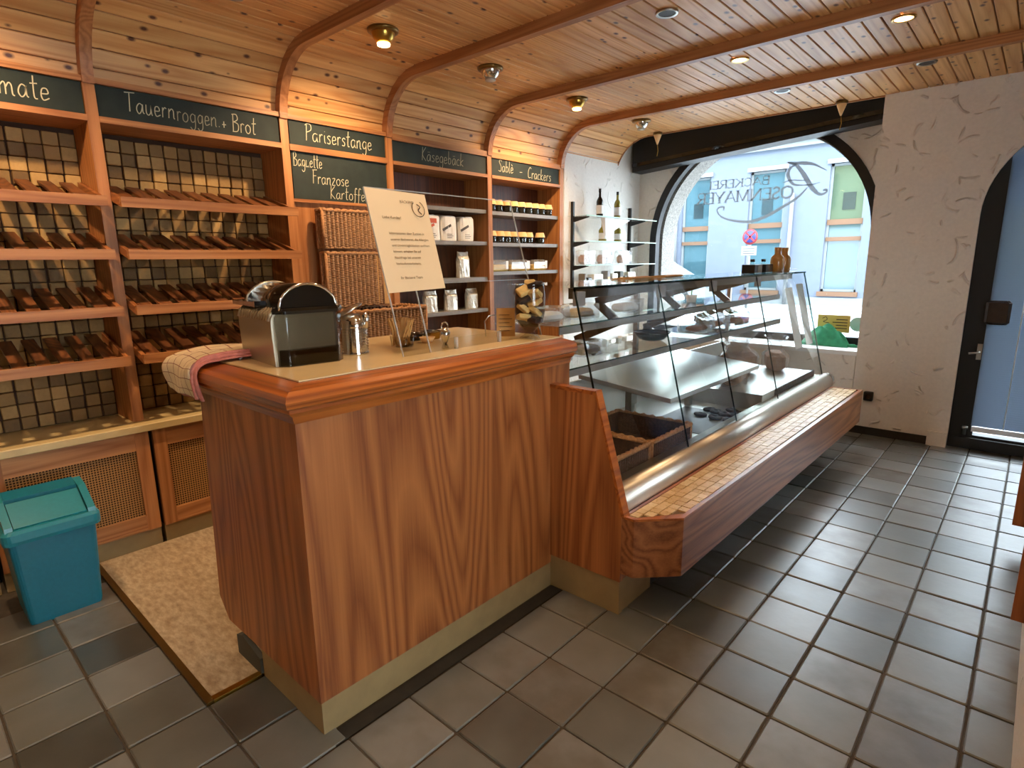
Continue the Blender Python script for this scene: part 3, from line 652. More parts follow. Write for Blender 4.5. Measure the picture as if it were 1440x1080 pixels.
GL['ä'] = (GL['a'][0], GL['a'][1] + [[(.14, .64), (.15, .7)], [(.3, .65), (.31, .71)]]); GL['è'] = (GL['e'][0], GL['e'][1] + [[(.12, .78), (.26, .62)]])
def chalk_text(txt, y, z, h, parent, x, mat='chalk', slant=.08, tilt=0, wd=.046, space=1.0, name='chalk_lettering'):
    mb = MB(); cx = 0
    for ch in txt:
        wdt, strokes = GL[ch]
        for s in strokes:
            pts = [(cx + (u + v * slant) * space + random.uniform(-.012, .012), v + random.uniform(-.012, .012)) for u, v in s]
            pts = bez(pts, 5)
            mb.ribbon([(y + u * h, z + v * h + tilt * u * h) for u, v in pts], wd * h, lambda u, v, d: (x + d, u, v), .0012)
        cx += (wdt + .06) * space
    return mb.build(name, mat, parent)
def width(txt): return sum(GL[c][0] + .06 for c in txt)
def chalkboard(y0, y1, z0, z1, label, lines, x=XL - .012):
    t = thing('chalkboard', (x, (y0 + y1) / 2, z0), label=label, cat='chalkboard', group='chalkboards over the shelves')
    MB().box(x - .012, y0 + .003, z0, x, y1 - .003, z1).build('slate_board', 'blackboard', t)
    for txt, ya, yb, zb, h, mt in lines:
        hh = h; sp = (yb - ya) / (width(txt) * hh); chalk_text(txt, ya, zb, hh, t, x + .0005, mt, space=sp)
chalkboard(.02, DIV[0], 2.222, 2.364, 'chalkboard reading Tomate cut off at the left picture edge', [('Tomate', .45, .738, 2.255, .105, 'chalk')])
chalkboard(DIV[0] + .05, DIV[1], 2.222, 2.364, 'chalkboard lettered Tauernroggen + Brot in fading chalk', [('Tauern', 1.035, 1.27, 2.262, .095, 'chalk'), ('roggen.', 1.27, 1.50, 2.256, .092, 'chalk_faint'), ('+ Brot', 1.50, 1.70, 2.245, .095, 'chalk')])
chalkboard(DIV[1] + .06, DIV[2], 2.222, 2.364, 'narrow chalkboard lettered Pariserstange', [('Pariserstange', 2.005, 2.50, 2.257, .1, 'chalk')])
chalkboard(DIV[1] + .06, DIV[2], 1.905, 2.185, 'tall chalkboard lettered Baguette, Franzose and Kartoffel', [('Baguette', 1.91, 2.11, 2.10, .08, 'chalk'), ('Franzose', 2.03, 2.30, 2.005, .085, 'chalk'), ('Kartoffel', 2.15, 2.44, 1.92, .08, 'chalk')])
chalkboard(DIV[2] + .05, DIV[3], 2.212, 2.35, 'chalkboard with faint lettering Käsegebäck', [('Käsegebäck', 2.93, 3.36, 2.245, .095, 'chalk_faint')])
chalkboard(DIV[3] + .05, DIV[4], 2.195, 2.345, 'chalkboard lettered Sablè - Crackers nearest the window', [('Sablè', 3.76, 3.95, 2.25, .095, 'chalk'), ('-', 4.02, 4.08, 2.24, .08, 'chalk'), ('Crackers', 4.14, 4.48, 2.23, .095, 'chalk')])
# bays 3, 4, 5
t3 = thing('shelf_bay', (XL, 2.25, .69), label='flat wood-panelled bay holding wicker baskets under the double chalkboard', cat='shelf')
MB().box(XBACK, DIV[1] + .05, .69, XL - .03, DIV[2], 1.90).build('back_panel', 'shelf_wood_z', t3)
divider(t3, DIV[2])
MB().box(XL - .1, DIV[1] + .05, 2.185, XL + .006, DIV[2], 2.220).box(XL - .1, DIV[1] + .05, 2.364, XL + .004, DIV[2], 2.39).build('board_ledge', 'shelf_wood_y', t3)
MB().box(XL - .1, DIV[1] + .05, 1.885, XL - .004, DIV[2], 1.903).build('lower_bead', 'shelf_wood_y', t3)
def shelf_bay(y0, y1, levels, label):
    t = thing('shelf_bay', (XL, (y0 + y1) / 2, .69), label=label, cat='shelf', group='open wall shelf bays')
    MB().box(XBACK, y0, .69, XBACK + .02, y1, 2.3).build('back_panel', 'dark_back', t)
    divider(t, y1)
    MB().box(XBACK + .02, y0, 2.185, XL + .006, y1, 2.21).build('board_ledge', 'shelf_wood_y', t); MB().box(XL - .06, y0, 2.348, XL + .004, y1, 2.39).build('top_bead', 'shelf_wood_y', t)
    for z in levels: MB().box(XBACK + .02, y0 + .002, z - .03, XL - .02, y1 - .002, z).build('shelf', 'grey_trim', t)
    return t
L4 = (1.93, 1.672, 1.378, 1.115); L5 = (1.925, 1.665, 1.42)
shelf_bay(DIV[2] + .05, DIV[3], L4, 'open shelf bay with flour bags under the Käsegebäck board')
shelf_bay(DIV[3] + .05, DIV[4], L5, 'open shelf bay with jars under the Crackers board')
# ---------------------------------------------------- display case
YC0, YC1 = 1.965, 5.22
gx = lambda z: -1.237 - .25 * (z - .55)
dc = thing('display_case', (-1.6, 3.6, 0), label='long glass refrigerated bakery case with wooden side panel and tiled ledge', cat='display case')
MB().prism([(-1.545, .16), (-1.545, .96), (-1.305, .966), (-1.165, .46), (-1.165, .16)], 'y', YC0 - .005, YC0 + .02).build('side_panel', 'counter_pine', dc)
MB().prism([(-1.305, .972), (-1.30, .978), (-1.15, .462), (-1.165, .46)], 'y', YC0 - .008, YC0 + .035).box(-1.545, YC0 - .008, .958, -1.30, YC0 + .035, .975).build('panel_edging', 'rail_pine', dc)
MB().box(-1.60, YC0, 0, -1.17, YC0 + .03, .16).box(-1.25, YC0 + .03, 0, -1.175, 2.25, .16).build('plinth', 'plinth', dc)
MB().box(-1.25, 2.25, 0, -1.185, 5.2, .16).build('shaded_toe_kick', 'black_paint', dc)  # plinth under the ledge, coloured black for the deep shade there
MB().box(-2.20, 2.115, .12, -1.20, YC1, .45).build('body', 'black_plastic', dc)
MB().box(-1.25, YC0 + .02, .16, -1.17, YC0 + .06, .46).build('corner_post', 'counter_pine', dc)
lg = MB(); lp = [(-1.165, YC0), (-1.108, YC0), (-.962, 2.112), (-.94, 5.24), (-1.165, 5.24)]
lg.prism(lp, 'z', .20, .452); lo = lg.build('ledge', 'ledge_pine', dc)
inn = [(-1.150, YC0 + .02), (-1.112, YC0 + .02), (-.982, 2.152), (-.965, 5.22), (-1.150, 5.22)]
filled_prism(lp, 'z', .4515, .462, [inn]).build('ledge_border', 'rail_pine', lo)
MB().prism(inn, 'z', .445, .454).build('tile_bed', 'bed_brown', lo)
nx = 4; bx = .167 / nx; by = (5.21 - YC0 - .03) / 72
tbm = [MB().box(-bx / 2 + .0012, -by / 2 + .0012, -.006, bx / 2 - .0012 - e, by / 2 - .0012, .0).mesh('ledge_tile', 'ledge_block') for e in (0, .001, .0015)]
LT = dc.location
for i in range(nx):
    for j in range(72):
        x = -1.1475 + bx * (i + .5) + .012 * 0; y = YC0 + .03 + by * (j + .5) + (i % 2) * 0.0
        if (x - bx / 2) > -1.112 + (y - (YC0 + .02)) * (.13 / .167) - .04: continue
        inst('ledge_tile', random.choice(tbm), lo, (x - LT.x, y - LT.y, .4615 - LT.z + random.uniform(-.001, .0015)))
# chrome bumper: rounded profile
bp_ = [(-1.262, .545), (-1.245, .556), (-1.215, .555), (-1.19, .54), (-1.172, .512), (-1.166, .478), (-1.168, .462), (-1.262, .462)]
MB().prism(bez(bp_[:-1], 4) + [bp_[-1]], 'y', YC0 + .025, YC1 + .05, True).build('bumper', 'bumper_metal', dc)
MB().box(-1.30, YC0 + .03, .535, -1.245, YC1, .552).build('glass_channel', 'aluminium', dc)
MB().lathe([(.05, 0), (.05, .03)], (0, 0, 0), 12, Matrix.Translation((-1.215, YC1 + .05, .51)) @ Matrix.Rotation(-pi / 2, 4, 'X')).build('bumper_end', 'steel', dc)
# glass panes
def slab_pts(a, b, n_, t):      # a,b lower/upper front edges lines
    return
js = [YC0 + .03, 2.717, 3.36, 4.10, YC1]
for i in range(4):
    y0, y1 = js[i] + .002, js[i + 1] - .002
    pn = MB().prism([(gx(.548), .548), (gx(1.385), 1.385), (gx(1.385) + .006, 1.386), (gx(.548) + .006, .549)], 'y', y0, y1).build('front_pane', 'case_glass', dc)
    MB().prism([(gx(.55), .55), (gx(1.385), 1.385), (gx(1.385) + .007, 1.386), (gx(.55) + .007, .55)], 'y', y0 - .002, y0 + .0035).build('pane_edge', 'glass_edge', pn)
    cl = MB().box(gx(1.36) - .01, y0 - .0, 1.315, gx(1.36) + .012, y0 + .06, 1.375).build('pane_clip', 'grey_trim', dc)
# top glass, sits on bronze rail
MB().box(-1.93, 2.115, 1.385, gx(1.385) + .006, YC1, 1.393).build('top_glass', 'shelf_glass', dc)
MB().box(gx(1.385), YC0 + .03, 1.3835, gx(1.385) + .009, YC1, 1.3945).build('top_edge', 'glass_edge', dc)
MB().box(-1.56, 2.115, 1.335, -1.535, YC1 - .02, 1.383).build('top_rail', 'bronze', dc)
# end pane
MB().prism([(gx(.55), .55), (gx(1.385), 1.385), (-1.93, 1.385), (-2.05, .55)], 'y', YC1 - .004, YC1 + .004).build('end_pane', 'case_glass', dc)
MB().prism([(gx(.55), .55), (gx(1.385), 1.385), (gx(1.385) - .008, 1.385), (gx(.55) - .008, .55)], 'y', YC1 - .005, YC1 + .005).build('end_edge', 'glass_edge', dc)
MB().prism([(-1.6, .96), (gx(.96), .96), (gx(1.385), 1.385), (-1.93, 1.385), (-2.0, .96)], 'y', 2.112, 2.118).build('near_end_pane', 'case_glass', dc)
# inner shelves
for zz, xf, xb in ((1.205, -1.62, -1.98), (1.0, -1.60, -2.02)):
    s_ = MB().box(xb, 2.125, zz - .008, xf, YC1 - .03, zz).build('inner_shelf', 'shelf_glass', dc)
    MB().box(xf - .002, 2.125, zz - .038, xf + .004, YC1 - .03, zz - .004).build('shelf_rail', 'grey_trim', s_)
    MB().box(xf, 2.125, zz - .004, xf + .006, YC1 - .03, zz + .002).build('shelf_edge', 'glass_edge', s_)
for y in (2.75, 3.55, 4.35):
    for (xa, za, xb, zb) in ((-1.60, 1.34, -1.93, 1.20), (-1.93, 1.20, -1.66, 1.20),): pass
    pts = [(-1.55, 1.36), (-1.84, 1.275), (-1.70, 1.17), (-1.98, 1.05), (-1.84, .99)]
    mb = MB()
    for (xa, za), (xb, zb) in zip(pts[:-1], pts[1:]):
        dx, dz = xb - xa, zb - za; l = sqrt(dx * dx + dz * dz); ux, uz = -dz / l * .022, dx / l * .022
        mb.prism([(xa + ux, za + uz), (xb + ux, zb + uz), (xb - ux, zb - uz), (xa - ux, za - uz)], 'y', y, y + .02)
    mb.build('bracket', 'bronze', dc)
for y in (3.55, 5.17): MB().box(-2.06, y, .45, -2.03, y + .03, 1.385).build('post', 'aluminium', dc)
# cold deck, dividers
MB().box(-2.05, 2.115, .45, -1.262, YC1 - .005, .49).build('deck', 'steel_sheet', dc)
MB().box(-2.04, 3.02, .49, -1.28, 3.9, .502).box(-2.04, 3.95, .49, -1.29, 5.1, .60).build('deck_tray', 'steel_sheet', dc)
MB().box(-2.055, 2.12, .49, -2.04, YC1 - .01, .78).build('rear_panel', 'steel_sheet', dc)
gr = MB()
for i in range(40): gr.box(-1.30, 4.2 + i * .024, .53, -1.285, 4.2 + i * .024 + .012, .60)
gr.build('air_grille', 'black_plastic', dc, kind='stuff')
# serving plate on the case: large steel board
def quad_slab(c, th):
    vs = [Vector(v) for v in c] + [Vector(v) - Vector((0, 0, th)) for v in c]
    return MB().add(vs, [(0, 1, 2, 3), (7, 6, 5, 4), (0, 4, 5, 1), (1, 5, 6, 2), (2, 6, 7, 3), (3, 7, 4, 0)])
pl = thing('serving_board', (-1.6, 3.33, .8), label='wide pale serving board resting tilted inside the glass case', cat='board')
quad_slab([(-1.335, 2.70, .80), (-1.335, 3.98, .80), (-1.90, 3.95, .865), (-1.90, 2.68, .865)], .025).build('board', 'steel_sheet', pl)
for y in (2.95, 3.75): MB().box(-1.75, y, .49, -1.71, y + .04, .815).build('support', 'aluminium', pl)
MB().box(-1.86, 3.98, .675, -1.5, 3.985, .68).build('stop', 'aluminium', pl)
# ================================================================== OBJECTS
# pedal-free swing bin
def bin_():
    t = thing('waste_bin', (-3.16, .39, 0), label='teal plastic swing-lid waste bin standing in front of the cane cabinet', cat='bin')
    def rr(x0, x1, y0, y1, r, z):
        o = []
        for cx, cy, a0 in ((x1 - r, y0 + r, -pi / 2), (x1 - r, y1 - r, 0), (x0 + r, y1 - r, pi / 2), (x0 + r, y0 + r, pi)):
            for k in range(5): a = a0 + pi / 2 * k / 4; o.append((cx + r * cos(a), cy + r * sin(a), z))
        return o
    def loft(rings, name, mat, cap=True):
        mb = MB(); n = len(rings[0]); vs = [v for r in rings for v in r]; fs = []
        for i in range(len(rings) - 1):
            for k in range(n): fs.append((i * n + k, i * n + (k + 1) % n, (i + 1) * n + (k + 1) % n, (i + 1) * n + k))
        if cap: fs += [tuple(range(n))[::-1], tuple(range((len(rings) - 1) * n, len(rings) * n))]
        mb.add(vs, fs); return mb.build(name, mat, t)
    loft([rr(-3.26, -3.015, .262, .52, .02, 0), rr(-3.262, -3.012, .258, .524, .02, .02), rr(-3.275, -3.0, .236, .545, .025, .40)], 'tub', 'bin_teal')
    loft([rr(-3.285, -2.985, .222, .560, .03, .385), rr(-3.288, -2.982, .219, .563, .03, .40), rr(-3.288, -2.982, .219, .563, .03, .432), rr(-3.275, -2.99, .23, .552, .03, .446)], 'lid_rim', 'bin_teal_lid')
    # raised hood, highest at the back
    for ya, yb in ((.235, .262), (.52, .548)): MB().prism([(-3.27, .44), (-2.995, .44), (-3.0, .462), (-3.13, .535), (-3.22, .55), (-3.27, .53)], 'y', ya, yb).build('hood_cheek', 'bin_teal_lid', t)
    MB().prism([(-3.26, .44), (-3.01, .44), (-3.005, .452), (-3.13, .525), (-3.135, .52), (-3.14, .45)], 'y', .266, .516).build('swing_flap', 'bin_teal_lid', t)
    MB().prism([(-3.275, .44), (-3.275, .535), (-3.225, .553), (-3.15, .535), (-3.15, .52), (-3.24, .52), (-3.25, .44)], 'y', .2635, .5185).build('hood_back', 'bin_teal', t)
bin_()
# towel over the counter corner
def towel():
    t = thing('tea_towel', (-2.2, .8, ZT), label='folded red and cream checked tea towel hanging over the counter end', cat='towel')
    path = [(.99, ZT + .012), (.93, ZT + .014), (.86, ZT + .016), (.80, ZT + .012), (.755, ZT + .004), (.728, ZT - .025), (.722, ZT - .06), (.726, ZT - .10), (.73, ZT - .125)]
    def lay(x0, x1, d, name, mat, wob, nrow=14):
        P = bez(path, 3); g = []
        for i, (y, z) in enumerate(P):
            row = []
            for j in range(nrow):
                u = j / (nrow - 1); x = x0 + (x1 - x0) * u - .03 * (i / len(P)) * (1 - u) * 0
                row.append(Vector((x + .02 * (i / len(P)), y - d * (1 if i > len(P) * .5 else 0) + .006 * sin(7 * u + i * .3) * wob, z + d + .004 * sin(9 * u + i * .35) * wob)))
            g.append(row)
        mb = MB().sheet(g); mb.uv = [(u * (x1 - x0), v * .36) for u, v in mb.uv]
        o = mb.build(name, mat, t); s = o.modifiers.new('thickness', 'SOLIDIFY'); s.thickness = .007; return o
    lay(-2.40, -2.13, .012, 'top_fold', 'cloth_cream', 1); lay(-2.38, -2.112, .004, 'under_fold', 'cloth_red', .6)
    for k, (dz, xx) in enumerate(((.008, -2.12), (.016, -2.124))):
        MB().tube(bez([(xx, y - .008 * (i > 4), z + dz) for i, (y, z) in enumerate(path)], 3), .0065, 8).build('hem', 'cloth_red', t)
towel()
# coffee machine
def coffee():
    t = thing('coffee_machine', (-2.03, 1.0, ZT), 0, label='silver capsule coffee machine with black lever and clear water tank on the counter', cat='coffee machine')
    a = Vector((-1.99, .905)); 
    Mx = Matrix.Translation((-1.865, .893, ZT)) @ Matrix.Rotation(rad(-6.5), 4, 'Z')    # local: -x along the side, +y along the tank
    # silver shell: rounded top and ribs (profile in y-z extruded along x)
    prof = [(0, .0), (-.004, .09), (-.004, .15), (.004, .172), (.02, .186), (.05, .19), (.20, .19), (.215, .17), (.215, 0)]
    def ext(profile, x0, x1, name, mat, parent=t, smooth=False):
        mb = MB(); pp = profile; n = len(pp); vs = [Mx @ Vector((x0, y, z)) for y, z in pp] + [Mx @ Vector((x1, y, z)) for y, z in pp]
        mb.add(vs, [tuple(range(n)), tuple(range(n, 2 * n))]); mb.f += [(i, (i + 1) % n, n + (i + 1) % n, n + i) for i in range(n)]; mb.sm += [smooth] * n
        return mb.build(name, mat, parent)
    body = ext(bez(prof, 3), -.335, -.004, 'housing', 'silver_plastic')
    for i in range(13):
        x = -.322 + i * .025
        MB().tube([Mx @ Vector((x, -.006, .152)), Mx @ Vector((x, .002, .176)), Mx @ Vector((x, .02, .190)), Mx @ Vector((x, .05, .193))], .007, 6).build('rib', 'silver_plastic', body)
    # tank in front, rounded outer corners
    def rrect(x0, x1, y0, y1, r, z): 
        o = []
        for cx, cy, a0 in ((x1 - r, y0 + r, -pi / 2), (x1 - r, y1 - r, 0), (x0 + r * .3, y1 - r * .3, pi / 2), (x0 + r * .3, y0 + r * .3, pi)):
            rr = r if cx > (x0 + x1) / 2 else r * .3
            for k in range(5): q = a0 + pi / 2 * k / 4; o.append(Mx @ Vector((cx + rr * cos(q), cy + rr * sin(q), z)))
        return o
    def loft(rings, name, mat, parent=t):
        mb = MB(); n = len(rings[0]); fs = []
        for i in range(len(rings) - 1):
            for k in range(n): fs.append((i * n + k, i * n + (k + 1) % n, (i + 1) * n + (k + 1) % n, (i + 1) * n + k))
        fs += [tuple(range(n))[::-1], tuple(range((len(rings) - 1) * n, len(rings) * n))]
        mb.add([v for r in rings for v in r], fs, False); return mb.build(name, mat, parent)
    tk = loft([rrect(-.002, .055, .006, .235, .03, .0), rrect(-.002, .058, .004, .238, .032, .165), rrect(-.002, .05, .012, .23, .03, .178)], 'water_tank', 'tank')
    loft([rrect(-.004, .062, .0, .242, .034, .176), rrect(-.004, .064, -.002, .244, .034, .186), rrect(-.004, .06, .002, .24, .034, .196)], 'tank_lid', 'black_gloss', tk)
    loft([rrect(0, .05, .012, .228, .026, .003), rrect(0, .05, .012, .228, .026, .055)], 'water', 'tank', tk)
    loft([rrect(-.012, .0, .01, .228, .01, .0), rrect(-.012, .0, .01, .228, .01, .18)], 'tank_wall', 'tank_grey', tk)
    # black dome: half cylinder along x
    pr = [(.118 + .1 * cos(pi * i / 14), .188 + .085 * sin(pi * i / 14)) for i in range(15)]
    dm = ext(pr, -.30, .02, 'dome', 'black_gloss', smooth=True)
    MB().tube([Mx @ Vector((-.305, y, z)) for y, z in pr], .007, 8).build('dome_ring', 'aluminium', dm); MB().tube([Mx @ Vector((.02, y, z)) for y, z in pr], .005, 8).build('dome_ring', 'chrome', dm)
    MB().box(-.36, -.012, .196, -.12, .05, .212, Mx).box(-.13, -.014, .194, -.115, .052, .215, Mx).build('lever', 'black_gloss', t)
    MB().box(-.42, .03, .0, -.33, .2, .03, Mx).build('drip_tray', 'black_plastic', t)
coffee()
MB().lathe([(.012, 0), (.012, .004)], (0, 0, 0), 12, Matrix.Translation((-2.135, .895, ZT + .02)) @ Matrix.Rotation(pi / 2, 4, 'X')).cbox(-2.141, .885, ZT, -2.129, .897, ZT + .035, .003).build('white_clip', 'paper_white', None, label='tiny white clip standing between towel and coffee machine', cat='clip')
# ribbed steel canister with slanted lid
def canister():
    c = (-1.905, 1.225, ZT); t = thing('canister', c, label='ribbed chrome canister with open slanted lid beside the coffee machine', cat='canister')
    pr = [(.05, 0)]
    for i in range(9): z = .008 + i * .0105; pr += [(.053, z), (.0465, z + .005)]
    pr += [(.052, .105), (.05, .112), (.05, .15), (.047, .15), (.047, .02)]
    MB().lathe(pr, c, 28, caps=False).build('body', 'chrome', t)
    MB().lathe([(.048, 0), (.048, .004)], c, 24).build('base', 'chrome', t)
    Mx = Matrix.Translation((c[0] - .005, c[1] - .012, c[2] + .163)) @ Matrix.Rotation(rad(24), 4, 'X') @ Matrix.Rotation(rad(-12), 4, 'Y')
    MB().lathe([(.05, 0), (.056, .002), (.056, .007), (.03, .012)], (0, 0, 0), 26, Mx).build('lid', 'steel', t)
    MB().tube([(c[0] + .05, c[1] + .02, c[2] + .1), (c[0] + .056, c[1] + .022, c[2] + .13), (c[0] + .052, c[1] + .02, c[2] + .158)], .008, 8).build('spout', 'chrome', t)
canister()
# stirrers in a glass
c = (-1.92, 1.46, ZT)
sg = thing('stirrer_cup', c, label='short clear cup holding wooden stirrers on the counter', cat='cup')
MB().lathe([(.045, .0), (.05, .045), (.048, .045), (.043, .004)], c, 20, caps=False).build('cup_wall', 'jar_glass', sg); MB().lathe([(.029, .0), (.029, .004)], c, 18).build('cup_base', 'jar_glass', sg)
sm_ = MB().box(-.0038, -.001, 0, .0038, .001, .115).mesh('stir_stick', 'stirrer')
for i in range(34):
    a = random.uniform(0, 2 * pi); r = random.uniform(.0, .040)
    o = inst('stir_stick', sm_, None, (c[0] + r * cos(a), c[1] + r * sin(a), ZT + .005), (random.uniform(-.12, .12) - .5 * sin(a) * (r / .04), .4 * cos(a) * (r / .04) + random.uniform(-.1, .1), random.uniform(0, pi)))
    tag(o, 'thin wooden stir stick in the bundle beside the ribbed canister', 'stir stick', 'stir sticks in the cup')
# small bowl, dishes, sugar pourer
for (x, y, r, lab) in ((-2.02, 1.335, .022, 'small cream pot left of the stirrers behind the canister'), (-1.93, 1.60, .035, 'small cream dish between the stirrers and the sugar pourer')):
    d = thing('small_dish', (x, y, ZT), label=lab, cat='dish', group='small cream dishes on the counter')
    MB().lathe([(r * .6, 0), (r, r * .7), (r * .92, r * .7), (r * .5, .004)], (x, y, ZT), 18, caps=False).build('bowl', 'label_cream', d); MB().lathe([(r * .6, 0), (r * .6, .004)], (x, y, ZT), 16).build('foot', 'label_cream', d)
c = (-1.735, 1.53, ZT); sp = thing('sugar_pourer', c, label='small shiny metal bell-shaped pourer with ring handle on the counter', cat='pourer')
MB().lathe([(.014, 0), (.016, .004), (.008, .02), (.02, .05), (.022, .066), (.012, .08), (.006, .085)], c, 18).build('body', 'chrome', sp)
MB().tube([(c[0], c[1] + .017 * cos(a), c[2] + .088 + .017 * sin(a)) for a in [2 * pi * i / 14 for i in range(15)]], .003, 6).build('ring_handle', 'chrome', sp)
for i, (x, y) in enumerate(((-2.05, 1.62), (-2.0, 1.69), (-2.06, 1.73))):
    k = thing('candy_bowl', (x, y, ZT), label=('dark lacquer bowl left of the brass box', 'small brass-coloured box behind the pourer', 'dark lacquer bowl right of the brass box')[i], cat='bowl' if i != 1 else 'box')
    if i == 1: MB().cbox(x - .02, y - .03, ZT, x + .02, y + .03, ZT + .03, .004).build('box', 'brass', k); MB().box(x - .018, y - .028, ZT + .03, x + .018, y + .028, ZT + .034).build('lid', 'brass_dark', k)
    else: MB().lathe([(.03, 0), (.05, .03), (.046, .03), (.027, .005)], (x, y, ZT), 20, caps=False).build('bowl', 'black_gloss', k); MB().lathe([(.03, 0), (.03, .004)], (x, y, ZT), 16).build('foot', 'black_gloss', k)
# cookie jar
c = (-1.66, 1.965, ZT); cj = thing('biscuit_jar', c, label='footed glass jar filled with wrapped biscuits at the counter end', cat='jar')
MB().lathe([(.045, 0), (.046, .006), (.022, .02), (.02, .035), (.04, .05), (.06, .08), (.068, .12), (.067, .2), (.063, .235), (.066, .245), (.063, .245), (.064, .2), (.065, .12), (.057, .083), (.035, .055), (.0, .05)], c, 30, caps=False).build('glass_body', 'jar_glass', cj)
for i in range(14):
    lv = i // 3; a = i * 2.1; r = .03
    p = Vector((c[0] + r * cos(a) , c[1] + r * sin(a), ZT + .085 + lv * .038 + (i % 3) * .006))
    Mx = Matrix.Translation(p) @ Matrix.Rotation(random.uniform(-.7, .7), 4, 'X') @ Matrix.Rotation(random.uniform(-.6, .6), 4, 'Y') @ Matrix.Rotation(a, 4, 'Z')
    b = MB().cbox(-.028, -.024, -.011, .028, .024, .011, .004, Mx).build('wrapped_biscuit', 'biscuit' if i % 4 else 'cookie_dark', None, label='small wrapped biscuit in the footed glass jar' if i % 4 else 'small dark wrapped biscuit in the footed glass jar', cat='biscuit', group='biscuits in the glass jar' if i % 4 else 'dark biscuits in the glass jar')
# menu card on a wire stand behind the jar
p = Vector((-1.83, 1.93, ZT)); k = thing('price_card', p, label='tan paper price card in a wire holder beside the biscuit jar', cat='card')
Mx = Matrix.Translation(p) @ Matrix.Rotation(rad(42), 4, 'Z') @ Matrix.Rotation(rad(-8), 4, 'X')
MB().box(-.0, 0, 0, .085, .002, .13, Mx).build('card', 'kraft', k)
for i in range(5): MB().box(.01, -.0006, .025 + i * .018, .06 + (i % 2) * .012, 0.0, .028 + i * .018, Mx).build('print_line', 'ink', k)
MB().tube([Mx @ Vector(q) for q in ((-.05, .0, .0), (-.055, 0, .07), (-.035, 0, .095), (0, 0, .1))], .003, 6).build('wire', 'steel', k)
# acrylic guard and notice
gz = lambda z: -1.70 - .305 * (z - ZT)
ag = thing('acrylic_guard', (-1.75, 1.7, ZT), label='clear leaning acrylic sneeze guard along the counter', cat='guard')
def lean(y0, y1, z0, z1, th, off=0): return MB().prism([(gz(z0) + off, z0), (gz(z1) + off, z1), (gz(z1) + off + th, z1 + th * .3), (gz(z0) + off + th, z0 + th * .3)], 'y', y0, y1)
lean(1.294, 2.09, ZT, 1.775, .004).build('pane', 'acrylic', ag)
lean(1.290, 1.294, ZT, 1.775, .005).build('pane_edge', 'edge_light', ag); lean(2.09, 2.094, ZT, 1.775, .005).build('pane_edge', 'edge_light', ag)
MB().box(gz(1.775), 1.294, 1.774, gz(1.775) + .004, 2.09, 1.778).build('top_edge', 'edge_light', ag)
MB().box(gz(1.42) - .002, 1.45, 1.42, gz(1.42) + .003, 2.09, 1.4225).build('cross_line', 'edge_light', ag)
MB().box(-1.70, 1.294, ZT, -1.696, 2.09, ZT + .045).build('front_lip', 'acrylic', ag); pass
lean(1.42, 1.424, ZT, 1.42, .005).build('strut', 'edge_light', ag)
for y in (1.55, 1.80): MB().box(-1.705, y, ZT, -1.692, y + .012, ZT + .046).build('lip_joint', 'edge_light', ag)
# the notice: A4-like sheet fixed to the pane
def notice():
    z0, z1 = 1.398, 1.772; y0 = 1.296; off = .0055
    t = thing('paper_notice', (gz(z0), 1.43, z0), label='cream paper notice with bakery logo and printed text on the acrylic guard', cat='notice')
    c = [at(510, 262, y=1.294), at(597, 271, y=1.568), at(622, 411, y=1.565), at(541, 414, y=1.30)]
    yw = [(1.292, z1 + .004), (1.575, z1 - .004), (1.57, z0 + .004), (1.292, z0 - .004)]
    g = []
    for i in range(7):
        v = i / 6; row = []
        for j in range(7):
            u = j / 6; a = [q0 * (1 - u) + q1 * u for q0, q1 in zip(yw[0], yw[1])]; b = [q0 * (1 - u) + q1 * u for q0, q1 in zip(yw[3], yw[2])]
            y = a[0] * (1 - v) + b[0] * v; z = a[1] * (1 - v) + b[1] * v
            row.append(Vector((gz(z) + off + .004 * sin(pi * v) * sin(pi * u), y, z)))
        g.append(row)
    MB().sheet(g).build('sheet', 'paper', t)
    lines = [('BÄCKEREI', .50, .12, .015), ('Liebe Kunden!', .15, .285, .015), ('Informationen über Zutaten in', .20, .44, .0135), ('unseren Backwaren, die Allergien', .20, .50, .0135), ('und Unverträglichkeiten auslösen', .20, .56, .0135), ('können, erhalten Sie auf', .20, .62, .0135), ('Nachfrage bei unseren', .20, .68, .0135), ('Verkaufsmitarbeitern.', .20, .74, .0135), ('Ihr Bäckerei Team', .22, .88, .014)]
    sl_ = sqrt(1 + .305 ** 2)
    for txt, u, v, h in lines:
        cu = bpy.data.curves.new('t', 'FONT'); cu.body = txt; cu.size = h; ob = bpy.data.objects.new('t', cu); COL.objects.link(ob)
        me = bpy.data.meshes.new_from_object(ob.evaluated_get(bpy.context.evaluated_depsgraph_get())); bpy.data.objects.remove(ob)
        if not me.polygons: continue
        z_ = z1 - v * (z1 - z0); y_ = y0 + u * .28
        mb = MB(); mb.add([Vector((gz(z_ + q.co.y / sl_) + off + .0065, y_ + q.co.x, z_ + q.co.y / sl_)) for q in me.vertices], [tuple(p.vertices) for p in me.polygons]); mb.build('printed_text', 'ink', t)
    cy, cz = y0 + .80 * .28, z1 - .17 * (z1 - z0)
    P = lambda u, v, d: (gz(v) + off + .0065 + d, u, v)
    MB().ribbon([(cy + .030 * cos(a), cz + .030 * sin(a)) for a in [2.2 + 5.2 * i / 24 for i in range(25)]], .003, P, .0004).ribbon(bez([(cy - .004, cz + .018), (cy + .010, cz + .008), (cy - .002, cz - .006), (cy + .012, cz - .02)], 5), .004, P, .0004).build('logo', 'ink', t)
notice()
